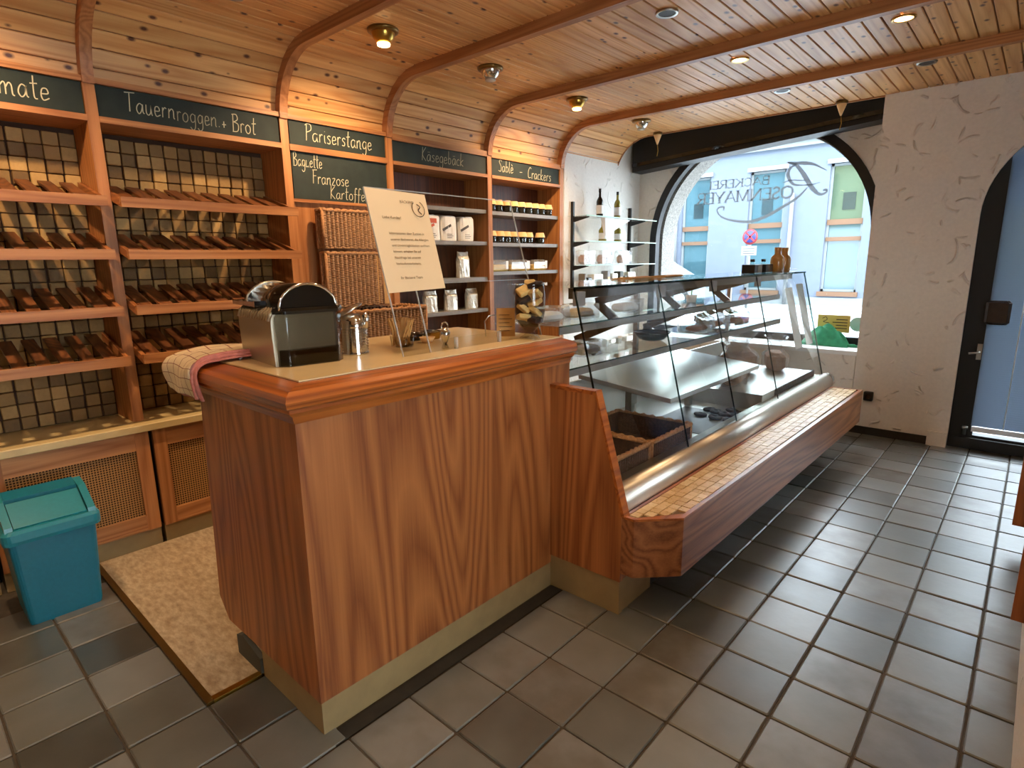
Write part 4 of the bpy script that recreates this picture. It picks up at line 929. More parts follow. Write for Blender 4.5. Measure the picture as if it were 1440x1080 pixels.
# wicker baskets ---------------------------------------------
def basket(name, x0, x1, y0, y1, z0, z1, label, group, mat='wicker', rim='wicker_rim', pitch=.030, open_=True, th=.012):
    t = thing(name, ((x0 + x1) / 2, (y0 + y1) / 2, z0), label=label, cat='basket', group=group)
    lin = MB()
    for (xa, ya, xb, yb) in ((x1 - .012, y0, x1 - .006, y1), (x0 + .006, y0, x0 + .012, y1), (x0, y0 + .006, x1, y0 + .012), (x0, y1 - .012, x1, y1 - .006)): MB().box(xa, ya, z0, xb, yb, z1).build('gap_shade_backing', 'wicker_dark', t)  # dark sheets added behind the weave, painting shade into its gaps
    def side(ax, c, a, b):
        n = max(4, int((b - a) / pitch)); mb = MB(); rows = int((z1 - z0) / .0075); wd = (b - a) / n
        for k in range(n):
            u = a + wd * (k + .5); ph = k % 2
            pts = [((c, u, z0 + (z1 - z0) * r / rows) if ax == 'x' else (u, c, z0 + (z1 - z0) * r / rows)) for r in range(rows + 1)]
            mb.tube(pts, [wd * (.47 if (r + ph) % 2 else .36) for r in range(rows + 1)], 6, False)
        return mb
    for ax, c, a, b in (('x', x1 - .004, y0, y1), ('x', x0 + .004, y0, y1), ('y', y0 + .004, x0, x1), ('y', y1 - .004, x0, x1)):
        side(ax, c, a, b).build('woven_side', mat, t, kind='stuff')
    MB().box(x0, y0, z0, x1, y1, z0 + .01).build('base', mat, t)
    for pts in (((x0, y0), (x1, y0)), ((x1, y0), (x1, y1)), ((x1, y1), (x0, y1)), ((x0, y1), (x0, y0))):
        (xa, ya), (xb, yb) = pts; n = 24; L_ = sqrt((xb - xa) ** 2 + (yb - ya) ** 2)
        P = [Vector((xa + (xb - xa) * i / n, ya + (yb - ya) * i / n, z1)) for i in range(n + 1)]
        MB().tube([p + Vector((0, 0, .003 * sin(i * 2.2))) for i, p in enumerate(P)], [th + .002 * sin(i * 2.2) for i in range(n + 1)], 8).build('rim', rim, t)
    for x in (x0, x1):
        for y in (y0, y1): MB().tube([(x, y, z0), (x, y, z1)], th * .8, 8).build('corner_post', rim, t)
    return t
basket('wicker_basket', -3.46, -3.16, 2.05, 2.62, .70, 1.205, 'lowest and widest wicker basket of the stack under the chalkboards', 'stacked wicker baskets')
basket('wicker_basket', -3.46, -3.40, 2.02, 2.44, 1.225, 1.57, 'middle wicker basket of the stack standing on its side', 'stacked wicker baskets')
MB().box(-3.43, 2.39, 1.225, -3.40, 2.50, 1.56).build('cardboard_sheet', 'kraft', None, label='tan cardboard sheet beside the middle wicker basket', cat='cardboard')
basket('wicker_basket', -3.46, -3.39, 2.01, 2.43, 1.60, 1.835, 'uppermost flat wicker basket below the Kartoffel chalkboard', 'stacked wicker baskets')
basket('wicker_basket', -1.78, -1.32, 2.14, 2.46, .492, .62, 'dark wicker basket in the glass case next to the wooden side panel', 'dark baskets in the case', 'wicker_dark', 'wicker_rim', .02)
basket('wicker_basket', -1.78, -1.32, 2.49, 2.92, .492, .62, 'second dark wicker basket in the glass case farther from the panel', 'dark baskets in the case', 'wicker_dark', 'wicker_rim', .02)
# cookies on a dark tray in the case
ck = MB().lathe([(.03, 0), (.036, .004), (.036, .010), (.030, .014), (.012, .015), (.008, .009)], (0, 0, 0), 18).mesh('chocolate_cookie', 'cookie_dark')
MB().box(-1.72, 3.14, .503, -1.30, 3.70, .506).build('baking_sheet', 'grey_trim', None, label='thin grey baking sheet under the dark cookies in the case', cat='tray')
for i, (a, b) in enumerate(((890, 335), (960, 300), (1000, 362), (1010, 320), (1075, 335), (1130, 310), (1135, 350), (1110, 388), (1190, 375), (1200, 335), (1240, 350))):
    p = at(820 + a / 5.4, 520 + b / 5.4, z=.515)
    tag(inst('chocolate_cookie', ck, None, (p.x, p.y, .506 + (i % 4) * .0015), (random.uniform(-.08, .08), random.uniform(-.08, .08), random.uniform(0, 6)), (1.15, 1.15, 1.15)), 'round dark chocolate cookie lying on the grey sheet in the case', 'cookie', 'dark cookies in the case')
# crumpled bag maker
def bag(name, x, y, z, w, d, h, mat, label, cat, group=None, top=.25, rz=0, seed=0, print_=None, tag_col=None):
    rnd = random.Random(seed); t = thing(name, (x, y, z), rz, label=label, cat=cat, group=group); mb = MB(); R = []; n = 20
    prof = [(0, .94), (.03, 1), (.3, 1.0), (.6, .97), (1 - top, .95), (1 - top * .5, .75), (1, .62)] if top else [(0, .95), (.04, 1), (.5, 1.02), (.93, 1), (1, .9)]
    vs = []; fs = []
    for f, s_ in prof:
        for k in range(n):
            a = 2 * pi * k / n; ca, sa = cos(a), sin(a); sq = (abs(ca) ** 4 + abs(sa) ** 4) ** -.25
            j = 1 + rnd.uniform(-.05, .05); dd = d * (1 - (f > 1 - top) * .6 * (f - 1 + top) / max(top, .01)) if top else d
            vs.append((w / 2 * ca * sq * (s_ if not top else 1) * j * (1 if f < 1 - top or not top else 1.0) * .98, 0, 0)); vs[-1] = (dd / 2 * sa * sq * s_ * j, w / 2 * ca * sq * (1 if top else s_) * j, h * f + (rnd.uniform(-.02, .02) * h if .1 < f else 0) + (abs(ca) * .06 * h if f == 1 and top else 0))
    for i in range(len(prof) - 1):
        for k in range(n): q = (k + 1) % n; fs.append((i * n + k, i * n + q, (i + 1) * n + q, (i + 1) * n + k))
    fs += [tuple(range(n))[::-1], tuple(range((len(prof) - 1) * n, len(prof) * n))]
    mb.add(vs, fs); mb.build('bag_body', mat, t, local=True)
    if print_:
        MB().box(d / 2 * 1.02, -w * .33, h * .42, d / 2 * 1.05, w * .33, h * .52, Matrix.Translation((0, 0, h * .1)) @ Matrix.Rotation(rad(25), 4, 'X')).build('printed_band', print_, t, local=True)
        for i in range(3): MB().box(d / 2 * 1.02, -w * .25, h * (.12 + .07 * i), d / 2 * 1.05, w * (.1 + .08 * (i % 2)), h * (.14 + .07 * i)).build('print_line', 'ink', t, local=True)
        if print_ == 'bag_print_red': MB().box(d / 2 * 1.02, -w * .4, h * .68, d / 2 * 1.06, w * .2, h * .86).build('printed_picture', 'bag_print_red', t, local=True)
    return t
XS = -3.60
for i, (y, pr, lab) in enumerate(((3.06, 'bag_print_red', 'flour bag with red printed picture next to the notice'), (3.235, 'bag_print_dark', 'grey-banded flour bag in the middle of the flour shelf'), (3.43, 'bag_print_dark', 'grey-banded flour bag at the right of the flour shelf'))):
    bag('flour_bag', XS, y, L4[1], .15, .09, .195, 'bag_white', lab, 'flour bag', 'flour bags on the shelf', .0, 0, i, pr)
for i, (y, zl, lab) in enumerate(((3.06, L4[2], 'silver foil bag half covered by the notice on the third shelf'), (3.40, L4[2], 'silver foil bag alone at the right of the third shelf'), (3.03, L4[3], 'silver foil bag left on the lowest shelf'), (3.25, L4[3], 'silver foil bag in the middle of the lowest shelf'), (3.49, L4[3], 'silver foil bag at the right of the lowest shelf'))):
    bag('foil_bag', XS, y, zl, .12, .07, .20 if zl == L4[2] else .16, 'foil', lab, 'bag', 'silver foil bags', .25, 0, 10 + i)
# jars with cream paper covers
def jar0():
    t = thing('preserve_jar', (0, 0, 0), label='', cat='jar', group='preserve jars with cream covers')
    MB().lathe([(.036, 0), (.042, .004), (.042, .06), (.036, .068)], (0, 0, 0), 16).build('jar_body', 'jar_dark', t, local=True)
    MB().lathe([(.050, .058), (.047, .072), (.040, .088), (.038, .1), (.0, .102)], (0, 0, 0), 16, caps=False).build('paper_cover', 'label_cream', t, local=True)
    MB().lathe([(.0425, .012), (.0425, .045)], (0, 0, 0), 16, caps=False).build('highlight_label', 'jar_glass', t, local=True)
    return t
J0 = jar0(); first = True
for zl, ys, lab in ((L5[0], [3.72 + i * .097 for i in range(9)], 'dark jar with cream cover on the top jar shelf'), (L5[1], [3.72, 3.82, 3.915, 4.01, 4.12, 4.225, 4.38], 'dark jar with cream cover on the second jar shelf')):
    for n_, y in enumerate(ys):
        lb2 = lab + ', ' + ['first', 'second', 'third', 'fourth', 'fifth', 'sixth', 'seventh', 'eighth', 'ninth'][n_] + ' from left'
        if first: J0.location = (-3.57, y, zl); J0['label'] = lb2; first = False; continue
        copy_tree(J0, (-3.57 + random.uniform(-.008, .004), y, zl), random.uniform(0, 3), label=lb2)
p = Vector((-3.535, 4.245, L5[1] - .015)); MB().lathe([(.016, 0), (.016, .003)], (0, 0, 0), 14, Matrix.Translation(p) @ Matrix.Rotation(pi / 2, 4, 'Y')).build('price_dot', 'flower_pink', None, label='tiny round pale price sticker on the second jar shelf', cat='sticker')
for i, (y, w_, m_, lab) in enumerate(((3.80, .21, 'sign_yellow', 'flat yellow packet at the left of the packet shelf'), (4.065, .28, 'pasta_yellow', 'clear packet of golden pasta in the middle of the packet shelf'), (4.35, .22, 'pasta_yellow', 'clear packet of golden pasta at the right of the packet shelf'))):
    k = thing('food_packet', (-3.57, y, L5[2]), label=lab, cat='packet', group='packets on the lowest jar shelf')
    MB().cbox(-.03, -w_ / 2, 0, .03, w_ / 2, .06, .012).build('contents', m_, k, local=True); MB().cbox(-.034, -w_ / 2 - .004, .0, .034, w_ / 2 + .004, .1, .02).build('wrapper', 'plastic_bag', k, local=True)
    MB().box(.0345, w_ * .3, .02, .036, w_ * .45, .09).build('label', 'paper_white', k, local=True)
# ---------------------------------------------------- glass wall shelf with bottles
gs = thing('glass_wall_shelf', (XL, 5.35, 1.2), label='three glass shelves on black uprights against the white plaster wall', cat='shelf')
for y in (4.80, 5.88):
    MB().box(XL - .01, y - .012, 1.2, XL + .02, y + .012, 2.07).build('upright', 'black_paint', gs)
GZ = (1.93, 1.692, 1.465, 1.24)
for z in GZ:
    s_ = MB().box(XL + .02, 4.70, z - .008, XL + .235, 6.06, z).build('shelf', 'shelf_glass', gs)
    MB().box(XL + .235, 4.70, z - .009, XL + .241, 6.06, z + .001).build('front_edge', 'mint', s_)
    for y in (4.80, 5.88): MB().prism([(XL + .02, z - .008), (XL + .20, z - .008), (XL + .20, z - .016), (XL + .02, z - .055)], 'y', y - .006, y + .006).build('bracket', 'black_paint', s_)
def bottle(x, y, z, h, r, mat, label, capm='black_paint', group='bottles on the glass wall shelf', lab=True):
    t = thing('bottle', (x, y, z), label=label, cat='bottle', group=group)
    MB().lathe([(r * .9, 0), (r, .005), (r, h * .55), (r * .75, h * .64), (r * .36, h * .72), (r * .33, h * .9)], (0, 0, 0), 18).build('body', mat, t, local=True)
    MB().lathe([(r * .38, h * .88), (r * .38, h), (.0, h)], (0, 0, 0), 14).build('cap', capm, t, local=True)
    if lab: MB().lathe([(r * 1.02, h * .12), (r * 1.02, h * .42)], (0, 0, 0), 18, caps=False).build('label', 'paper_white', t, local=True)
bottle(XL + .12, 5.10, GZ[0], .275, .034, 'bottle_dark', 'dark wine bottle on the top glass shelf')
bottle(XL + .12, 5.43, GZ[0], .27, .034, 'bottle_olive', 'olive green bottle on the top glass shelf')
bottle(XL + .14, 5.13, GZ[1], .2, .04, 'bottle_olive', 'short amber bottle behind the white paper cone', 'brass')
bottle(XL + .14, 5.42, GZ[1], .2, .04, 'bottle_olive', 'short amber bottle to the right of the white paper cone', 'brass')
k = thing('paper_cone', (XL + .2, 5.28, GZ[1]), label='white pointed paper bag hanging from the top glass shelf', cat='paper bag')
MB().add([(XL + .21, 4.98, 1.915), (XL + .21, 5.50, 1.91), (XL + .215, 5.05, 1.73), (XL + .25, 5.0, 1.915), (XL + .25, 5.48, 1.91), (XL + .222, 5.06, 1.74)], [(0, 1, 2), (5, 4, 3), (0, 2, 5, 3), (1, 4, 5, 2), (0, 3, 4, 1)]).build('cone', 'paper_white', k)
for i, (y, lab) in enumerate(((4.86, 'left'), (5.18, 'middle'), (5.56, 'right'))):
    k = bag('cookie_bag', XL + .13, y, GZ[2], .27, .09, .14, 'plastic_bag', 'crinkled clear bag of biscuits, %s one on the glass shelf' % lab, 'cookie bag', 'cookie bags on the glass shelf', .0, 0, 30 + i)
    MB().cbox(-.03, -.11, .008, .03, .06, .095, .02).build('biscuits', 'bread', k, local=True); MB().cbox(-.034, .0, .012, .04, .12, .11, .02).build('foil_wrap', 'foil', k, local=True)
for i, (y, w_, h_, m_, lab) in enumerate(((4.80, .03, .14, 'grey_trim', 'slim grey box at the left of the lowest glass shelf'), (4.88, .07, .1, 'jar_dark', 'small dark jar box on the lowest glass shelf'), (5.03, .17, .13, 'paper_white', 'white packet on the lowest glass shelf'), (5.22, .06, .16, 'grey_trim', 'tall grey box on the lowest glass shelf'), (5.34, .1, .13, 'foil', 'foil packet on the lowest glass shelf'), (5.47, .07, .15, 'slate', 'dark grey box on the lowest glass shelf'), (5.56, .05, .1, 'jar_dark', 'small dark box at the right of the lowest glass shelf'), (5.68, .15, .14, 'foil', 'silver packet at the right of the lowest glass shelf'))):
    k = thing('shelf_box', (XL + .13, y, GZ[3]), label=lab, cat='box', group='small packages on the lowest glass shelf')
    MB().cbox(-.04, -w_ / 2, 0, .04, w_ / 2, h_, .006).build('box', m_, k, local=True); MB().box(.0402, -w_ * .35, h_ * .3, .0412, w_ * .35, h_ * .6).build('label', 'label_cream' if i % 2 else 'mint', k, local=True)
# ---------------------------------------------------- goods in and on the case
k = thing('black_bowl', (-1.80, 3.34, 1.0), label='black shallow bowl standing on the lower glass shelf of the case', cat='bowl')
MB().lathe([(.05, 0), (.08, .01), (.115, .05), (.11, .052), (.075, .016), (0, .012)], (-1.80, 3.34, 1.0), 26, caps=False).build('bowl', 'black_plastic', k); MB().lathe([(.112, .046), (.118, .052), (.112, .056)], (-1.80, 3.34, 1.0), 26, caps=False).build('rim', 'black_gloss', k)
for i, (y, z, lab) in enumerate(((2.30, 1.0, 'clear packet nearest the side panel on the lower case shelf'), (2.62, 1.0, 'clear packet beside the bracket on the lower case shelf'), (2.28, 1.205, 'clear biscuit packet nearest the jar on the upper case shelf'), (2.55, 1.205, 'clear biscuit packet left of the bracket on the upper case shelf'), (3.02, 1.205, 'clear biscuit packet right of the bracket on the upper case shelf'))):
    k = bag('case_packet', -1.8, y, z, .24, .14, .075, 'plastic_bag', lab, 'packet', 'packets on the case shelves', 0, 0, 50 + i)
    MB().cbox(-.05, -.1, .006, .05, .06, .05, .012).build('biscuits', 'biscuit' if i % 2 else 'paper_white', k, local=True)
def bread_bag(x, y, z, rz, lab, s=1.0, seed=0):
    rnd = random.Random(seed); t = thing('bread_bag', (x, y, z), rz, label=lab, cat='bread', group='bagged loaves in the case')
    mb = MB().cbox(-.07 * s, -.14 * s, 0.004, .07 * s, .14 * s, .15 * s, .03 * s); mb.build('loaf', 'bread', t, local=True)
    g = []; n = 26
    for f, r in ((0, 1.04), (.3, 1.08), (.55, 1.07), (.7, .8), (.85, .5), (1.0, .42), (1.2, .75), (1.35, .95)):
        g.append([Vector((.075 * s * r * cos(2 * pi * k / n) * 1.25 * (1 + rnd.uniform(-.12, .12)), .15 * s * r * sin(2 * pi * k / n) * 1.12 * (1 + rnd.uniform(-.1, .1)), (.002 + .2 * f) * s + rnd.uniform(0, .02))) for k in range(n)])
        g[-1].append(g[-1][0].copy())
    MB().sheet(g, smooth=False).build('plastic_wrap', 'plastic_bag', t, local=True)
bread_bag(-1.60, 4.22, .60, .2, 'bagged brown loaf in clear plastic in the front of the case', 1.1, 1)
bread_bag(-1.72, 4.62, .60, -.3, 'bagged brown loaf behind the front loaf in the case', 1.15, 2)
bread_bag(-1.55, 4.98, .60, .4, 'bagged loaf at the window end of the case', 1.0, 3)
# crumpled clear bags heap on shelf end
for i, (x, y) in enumerate(((-1.78, 3.95), (-1.80, 4.28), (-1.78, 4.62))):
    k = bag('crumpled_bag', x, y, 1.0, .3, .2, .13, 'plastic_bag', ('leftmost', 'middle', 'rightmost')[i] + ' crumpled clear bag on the lower glass shelf by the flowers', 'plastic bag', 'crumpled clear bags', .3, 0, 70 + i); MB().cbox(-.05, -.09, .004, .05, .09, .04, .015).build('rolls', 'bread', k, local=True)
def flower(x, y, z, mat, lab, r=.05, leaves=True, pot=True):
    t = thing('flower', (x, y, z), label=lab, cat='flower')
    for k in range(9):
        a = 2 * pi * k / 9; Mx = Matrix.Translation((x, y, z + .1)) @ Matrix.Rotation(a, 4, 'Z') @ Matrix.Rotation(-.5 - .3 * (k % 2), 4, 'Y')
        MB().add([Mx @ Vector(v) for v in ((0, 0, 0), (r * .6, -r * .35, .004), (r * 1.1, 0, 0), (r * .6, r * .35, .004), (r * .6, 0, -.006))], [(0, 1, 4), (1, 2, 4), (2, 3, 4), (3, 0, 4), (0, 3, 2, 1)]).build('petal', mat, t)
    MB().lathe([(.012, 0), (.015, .008), (.006, .015)], (x, y, z + .1), 10).build('flower_centre', 'pasta_yellow', t)
    if leaves:
        for k in range(6):
            a = k * 1.05; Mx = Matrix.Translation((x, y, z + .06)) @ Matrix.Rotation(a, 4, 'Z') @ Matrix.Rotation(-.2, 4, 'Y')
            MB().add([Mx @ Vector(v) for v in ((0, 0, 0), (.07, -.03, .012), (.15, 0, 0), (.07, .03, .012), (.07, 0, .0))], [(0, 1, 4), (1, 2, 4), (2, 3, 4), (3, 0, 4), (0, 3, 2, 1)]).build('leaf', 'leaf_green', t)
    MB().tube([(x, y, z), (x, y, z + .1)], .004, 6).build('stem', 'leaf_green', t)
    if pot: MB().lathe([(.03, 0), (.04, .05), (.036, .05), (.0, .045)], (x, y, z), 14).build('pot', 'paper_white', t)
flower(-1.82, 3.93, 1.205, 'flower_pink', 'small pink flower in a white pot on the upper case shelf', .045, False)
flower(-1.86, 4.75, 1.0, 'flower_red', 'red flower with green leaves above the bagged loaves', .07)
for i, (y, z1_, lab) in enumerate(((4.70, 1.28, 'white leaflet hanging inside the front glass near the window end'), (4.98, 1.30, 'second white leaflet hanging at the window end of the case'))):
    MB().prism([(gx(z1_) - .012, z1_), (gx(z1_) - .0135, z1_), (gx(.82) - .0135, .82), (gx(.82) - .012, .82)], 'y', y, y + .17).build('strip', 'paper_white', None, label=lab, cat='strip', group='white strips on the case glass')  # thin white strips set just behind the front glass
def cloth(): # green cloth heap on the window sill
    t = thing('green_cloth', (-1.4, 5.95, ZS), label='crumpled green cloth lying on the window sill', cat='cloth'); g = []
    for i in range(29):
        row = []
        for j in range(29):
            u, v = i / 28 - .5, j / 28 - .5; r = sqrt(u * u + v * v) * 2; h = max(0, 1 - r ** 1.4)
            row.append(Vector((-1.42 + u * .42, 5.96 + v * .2, ZS + .010 + .17 * h + .022 * sin(19 * u + 7 * v + 2 * sin(8 * v)) * min(1, h * 3) + .016 * abs(sin(14 * v + 9 * u)) * min(1, h * 4))))
        g.append(row)
    o = MB().sheet(g).build('cloth', 'cloth_green', t); s = o.modifiers.new('thickness', 'SOLIDIFY'); s.thickness = .006
    MB().tube([(-1.22, 5.93, ZS + .012), (-1.17, 5.92, ZS + .02), (-1.14, 5.93, ZS + .01)], [.02, .016, .006], 8).build('corner', 'cloth_green', t)
cloth()
ys = thing('window_sign', (-1.38, 6.08, .82), label='small yellow sign with mirrored print standing low in the window', cat='sign')
MB().box(-1.53, 6.075, .815, -1.255, 6.085, .975).build('panel', 'sign_yellow', ys)
for i in range(4): MB().box(-1.40 + .03 * (i % 2), 6.0735, .85 + i * .027, -1.275, 6.075, .858 + i * .027).build('print_line', 'ink', ys)
MB().ribbon(bez([(-1.49, .94), (-1.46, .955), (-1.45, .93), (-1.48, .91), (-1.43, .9)], 4), .006, lambda u, v, d: (u, 6.075 - d, v), .001).build('logo', 'ink', ys)
MB().lathe([(.0, .0), (.065, 0), (.065, .008), (0, .008)], (0, 0, 0), 24, Matrix.Translation((-1.19, 6.078, .90)) @ Matrix.Rotation(pi / 2, 4, 'X'), caps=False).build('round_sticker', 'mint', None, label='round pale green sticker beside the yellow window sign', cat='sticker')
# on top of the case
for i, (y, lab) in enumerate(((4.62, 'left'), (4.86, 'right'))):
    p = (-1.66, y, 1.393); k = thing('gift_box', p, label='small black gift box with a capped flask, %s of the pair on the glass case' % lab, cat='box', group='black gift boxes on the case')
    MB().cbox(-.05, -.08, 0, .05, .08, .065, .003).build('box', 'black_plastic', k, local=True); MB().box(.0505, -.02, .005, .0515, .07, .055).build('label', 'bronze', k, local=True)
    MB().lathe([(.02, .065), (.02, .075), (.012, .085)], (0, 0, 0), 14).build('flask', 'jar_glass', k, local=True); MB().lathe([(.018, .085), (.018, .105), (0, .105)], (0, 0, 0), 14).build('cap', 'black_gloss', k, local=True)
for i, (y, lab) in enumerate(((5.0, 'left'), (5.17, 'right'))):
    p = (-1.60, y, 1.393); k = thing('carafe', p, label='amber glass bottle with wide neck, %s of the pair on the glass case' % lab, cat='bottle', group='amber bottles on the case')
    MB().lathe([(.048, 0), (.052, .006), (.053, .10), (.045, .125), (.026, .14), (.024, .155), (.03, .195), (.0, .196)], (0, 0, 0), 22).build('body', 'bottle_tan', k, local=True); MB().lathe([(.055, .0), (.055, .03), (.0, .03)], (0, 0, 0), 20).build('glass_foot', 'jar_glass', k, local=True)
MB().cbox(-1.66, 5.02 + .23, 1.393 - .0, -1.56, 5.02 + .2 + .19, 1.415, .004).build('clear_dish', 'jar_glass', None, label='low clear dish at the window end of the case top', cat='dish')
for i, (y, lab) in enumerate(((3.05, 'folded brown paper lying on the glass case top'), (3.45, 'curled paper tray on the glass case top near the window'))):
    MB().prism([(-1.86, 1.394), (-1.72, 1.394), (-1.70, 1.404), (-1.74, 1.410), (-1.84, 1.401)], 'y', y - .13, y + .1).build('folded_paper', 'kraft', None, label=lab, cat='paper')
# ---------------------------------------------------- lettering on the window glass (reads from the street)
SER = {
 'B': (.62, [('V', .1, 0, 1)], [[(.1, 1), (.42, 1), (.52, .76), (.4, .54), (.1, .53)], [(.1, .53), (.45, .52), (.58, .26), (.44, 0), (.1, 0)]]),
 'A': (.72, [], [[(.02, 0), (.34, 1)], [(.16, .36), (.54, .36)]], [[(.34, 1), (.68, 0)]]),
 'C': (.66, [], [[(.58, .8), (.4, 1), (.16, .88), (.06, .5), (.16, .12), (.4, 0), (.6, .18)]]),
 'K': (.70, [('V', .1, 0, 1)], [[(.58, 1), (.12, .44)]], [[(.26, .6), (.64, 0)]]),
 'E': (.58, [('V', .1, 0, 1)], [[(.1, 1), (.5, 1), (.52, .82)], [(.1, .52), (.4, .52)], [(.1, 0), (.52, 0), (.55, .2)]]),
 'R': (.66, [('V', .1, 0, 1)], [[(.1, 1), (.44, 1), (.55, .75), (.42, .5), (.1, .49)]], [[(.3, .5), (.62, 0)]]),
 'I': (.26, [('V', .13, 0, 1)], []),
 'O': (.74, [], [], [[(.37, 1), (.12, .84), (.06, .5), (.13, .15), (.37, 0), (.61, .15), (.68, .5), (.62, .84), (.37, 1)]]),
 'S': (.52, [], [], [[(.44, .84), (.28, 1), (.1, .86), (.12, .64), (.4, .4), (.44, .16), (.26, 0), (.06, .16)]]),
 'N': (.76, [], [[(.1, 0), (.1, 1)], [(.66, 0), (.66, 1)]], [[(.1, 1), (.66, 0)]]),
 'M': (.9, [('V', .78, 0, 1)], [[(.1, 0), (.14, 1)], [(.44, 0.05), (.78, 1)]], [[(.14, 1), (.44, .05)]]),
 'Y': (.68, [('V', .34, 0, .45)], [[(.34, .45), (.64, 1)]], [[(.04, 1), (.34, .45)]]),
}
wl_ = thing('window_lettering', (-2.2, YN + .018, 1.86), label='grey mirrored bakery name lettering with ornamental R on the arched window', cat='lettering')
PW = lambda u, v, d: (u, YN + .0195 - d, v)
def serif(txt, xs, xe, z, h, dots=()):
    tot = sum(SER[c if c != 'Ä' else 'A'][0] for c in txt); sc = abs(xe - xs) / tot; x = xs
    for ch in txt:
        g = SER['A' if ch == 'Ä' else ch]; mb = MB(); f = lambda u, v: (x - u * sc, z + v * h)
        for _, u, a, b in g[1]:
            mb.ribbon([f(u, a), f(u, b)], .2 * h, PW)
            for e in (a, b): mb.ribbon([f(u - .13, e), f(u + .13, e)], .05 * h, PW)
        for s in g[2]:
            mb.ribbon([f(*q) for q in (bez(s, 4) if len(s) > 3 else s)], .10 * h, PW)
        for s in (g[3] if len(g) > 3 else []): mb.ribbon([f(*q) for q in (bez(s, 4) if len(s) > 3 else s)], .18 * h, PW)
        if ch in 'AKYNMR':
            for s in g[2] + (g[3] if len(g) > 3 else []):
                for q in (s[0], s[-1]):
                    if q[1] in (0, 1): mb.ribbon([f(q[0] - .1, q[1]), f(q[0] + .1, q[1])], .05 * h, PW)
        if ch == 'Ä':
            for u in (.24, .46): mb.ribbon([f(u - .04, 1.16), f(u + .04, 1.16)], .09 * h, PW)
        mb.build('letter', 'window_letter', wl_); x -= g[0] * sc
serif('BÄCKEREI', -2.085, -2.70, 2.215, .078)
serif('OSENMAYER', -1.86, -2.83, 2.072, .108)
def swash(pts, wds): P = bez(pts, 6); n = len(P); W_ = [wds[min(int(i / (n - 1) * (len(wds) - 1)), len(wds) - 2)] * (1 - ((i / (n - 1) * (len(wds) - 1)) % 1)) + wds[min(int(i / (n - 1) * (len(wds) - 1)) + 1, len(wds) - 1)] * ((i / (n - 1) * (len(wds) - 1)) % 1) for i in range(n)]; return MB().ribbon(P, W_, PW)
for pts, wds in (([(-1.586, 2.288), (-1.692, 2.351), (-1.77, 2.372), (-1.849, 2.382), (-1.936, 2.399)], [.004, .02, .034, .026, .006]),
                 ([(-1.848, 2.376), (-1.905, 2.342), (-1.92, 2.277), (-1.873, 2.198), (-1.799, 2.178), (-1.702, 2.176), (-1.634, 2.189)], [.008, .024, .034, .024, .012, .01, .005]),
                 ([(-1.93, 2.396), (-1.847, 2.356), (-1.774, 2.262), (-1.7, 2.149), (-1.631, 2.084), (-1.575, 2.092), (-1.574, 2.118), (-1.602, 2.114)], [.01, .03, .042, .042, .026, .016, .022, .012]),
                 ([(-1.969, 2.214), (-1.889, 2.231), (-1.783, 2.22), (-1.732, 2.225)], [.004, .012, .01, .006]),
                 ([(-1.739, 2.152), (-1.823, 2.066), (-1.964, 1.981), (-2.112, 1.906), (-2.254, 1.869), (-2.421, 1.888), (-2.547, 1.932), (-2.599, 1.994), (-2.577, 2.03), (-2.53, 2.027), (-2.536, 1.997)], [.01, .022, .03, .032, .028, .022, .016, .014, .016, .022, .012])):
    swash(pts, wds).build('ornament_stroke', 'window_letter', wl_)
# ================================================================== OUTSIDE
YF = 20.0; Kf = YF / 13
fz = lambda z: 1.5 + (z - 1.5) * Kf
MB().box(-30, YW + .75, -.35, 16, 40, -.02).build('street_ground', 'street', kind='structure')
MB().box(-30, 18.9, -.02, 16, YF, .05).build('far_pavement', 'street', kind='structure')
hb = thing('house', (-6, YF, 0), label='pale blue-white town house across the street seen through the arch', cat='building')
ztop = fz(3.80)
bays = [(-6.36, -5.70), (-4.84, -4.12), (-3.30, -2.65), (-1.75, -1.1), (-7.9, -7.25), (-9.4, -8.75)]
holes = [[(a * Kf, .5), (b * Kf, .5), (b * Kf, fz(3.3)), (a * Kf, fz(3.3))] for a, b in bays]
holes = [[(a * Kf, fz(.84)), (b * Kf, fz(.84)), (b * Kf, fz(3.29)), (a * Kf, fz(3.29))] for a, b in bays]
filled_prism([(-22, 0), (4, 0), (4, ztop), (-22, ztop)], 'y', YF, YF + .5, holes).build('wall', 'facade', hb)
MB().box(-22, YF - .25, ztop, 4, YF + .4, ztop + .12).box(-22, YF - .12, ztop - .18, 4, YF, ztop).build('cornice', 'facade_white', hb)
MB().prism([(YF - .2, ztop + .12), (YF + 5, ztop + 3.0), (YF + 5, ztop + .12)], 'x', -22, 4).build('roof', 'roof_tile', hb)
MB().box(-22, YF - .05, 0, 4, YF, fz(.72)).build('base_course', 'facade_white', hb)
for k_, x in enumerate((-6.9, -6.05, -5.1)):
    w_ = MB().box(x - .35, YF + .3, ztop + .25, x + .35, YF + 1.2, ztop + .95).build('roof_window', 'facade_white', hb); MB().box(x - .28, YF + .28, ztop + .32, x + .28, YF + .3, ztop + .88).build('pane', 'pane_dark', w_)
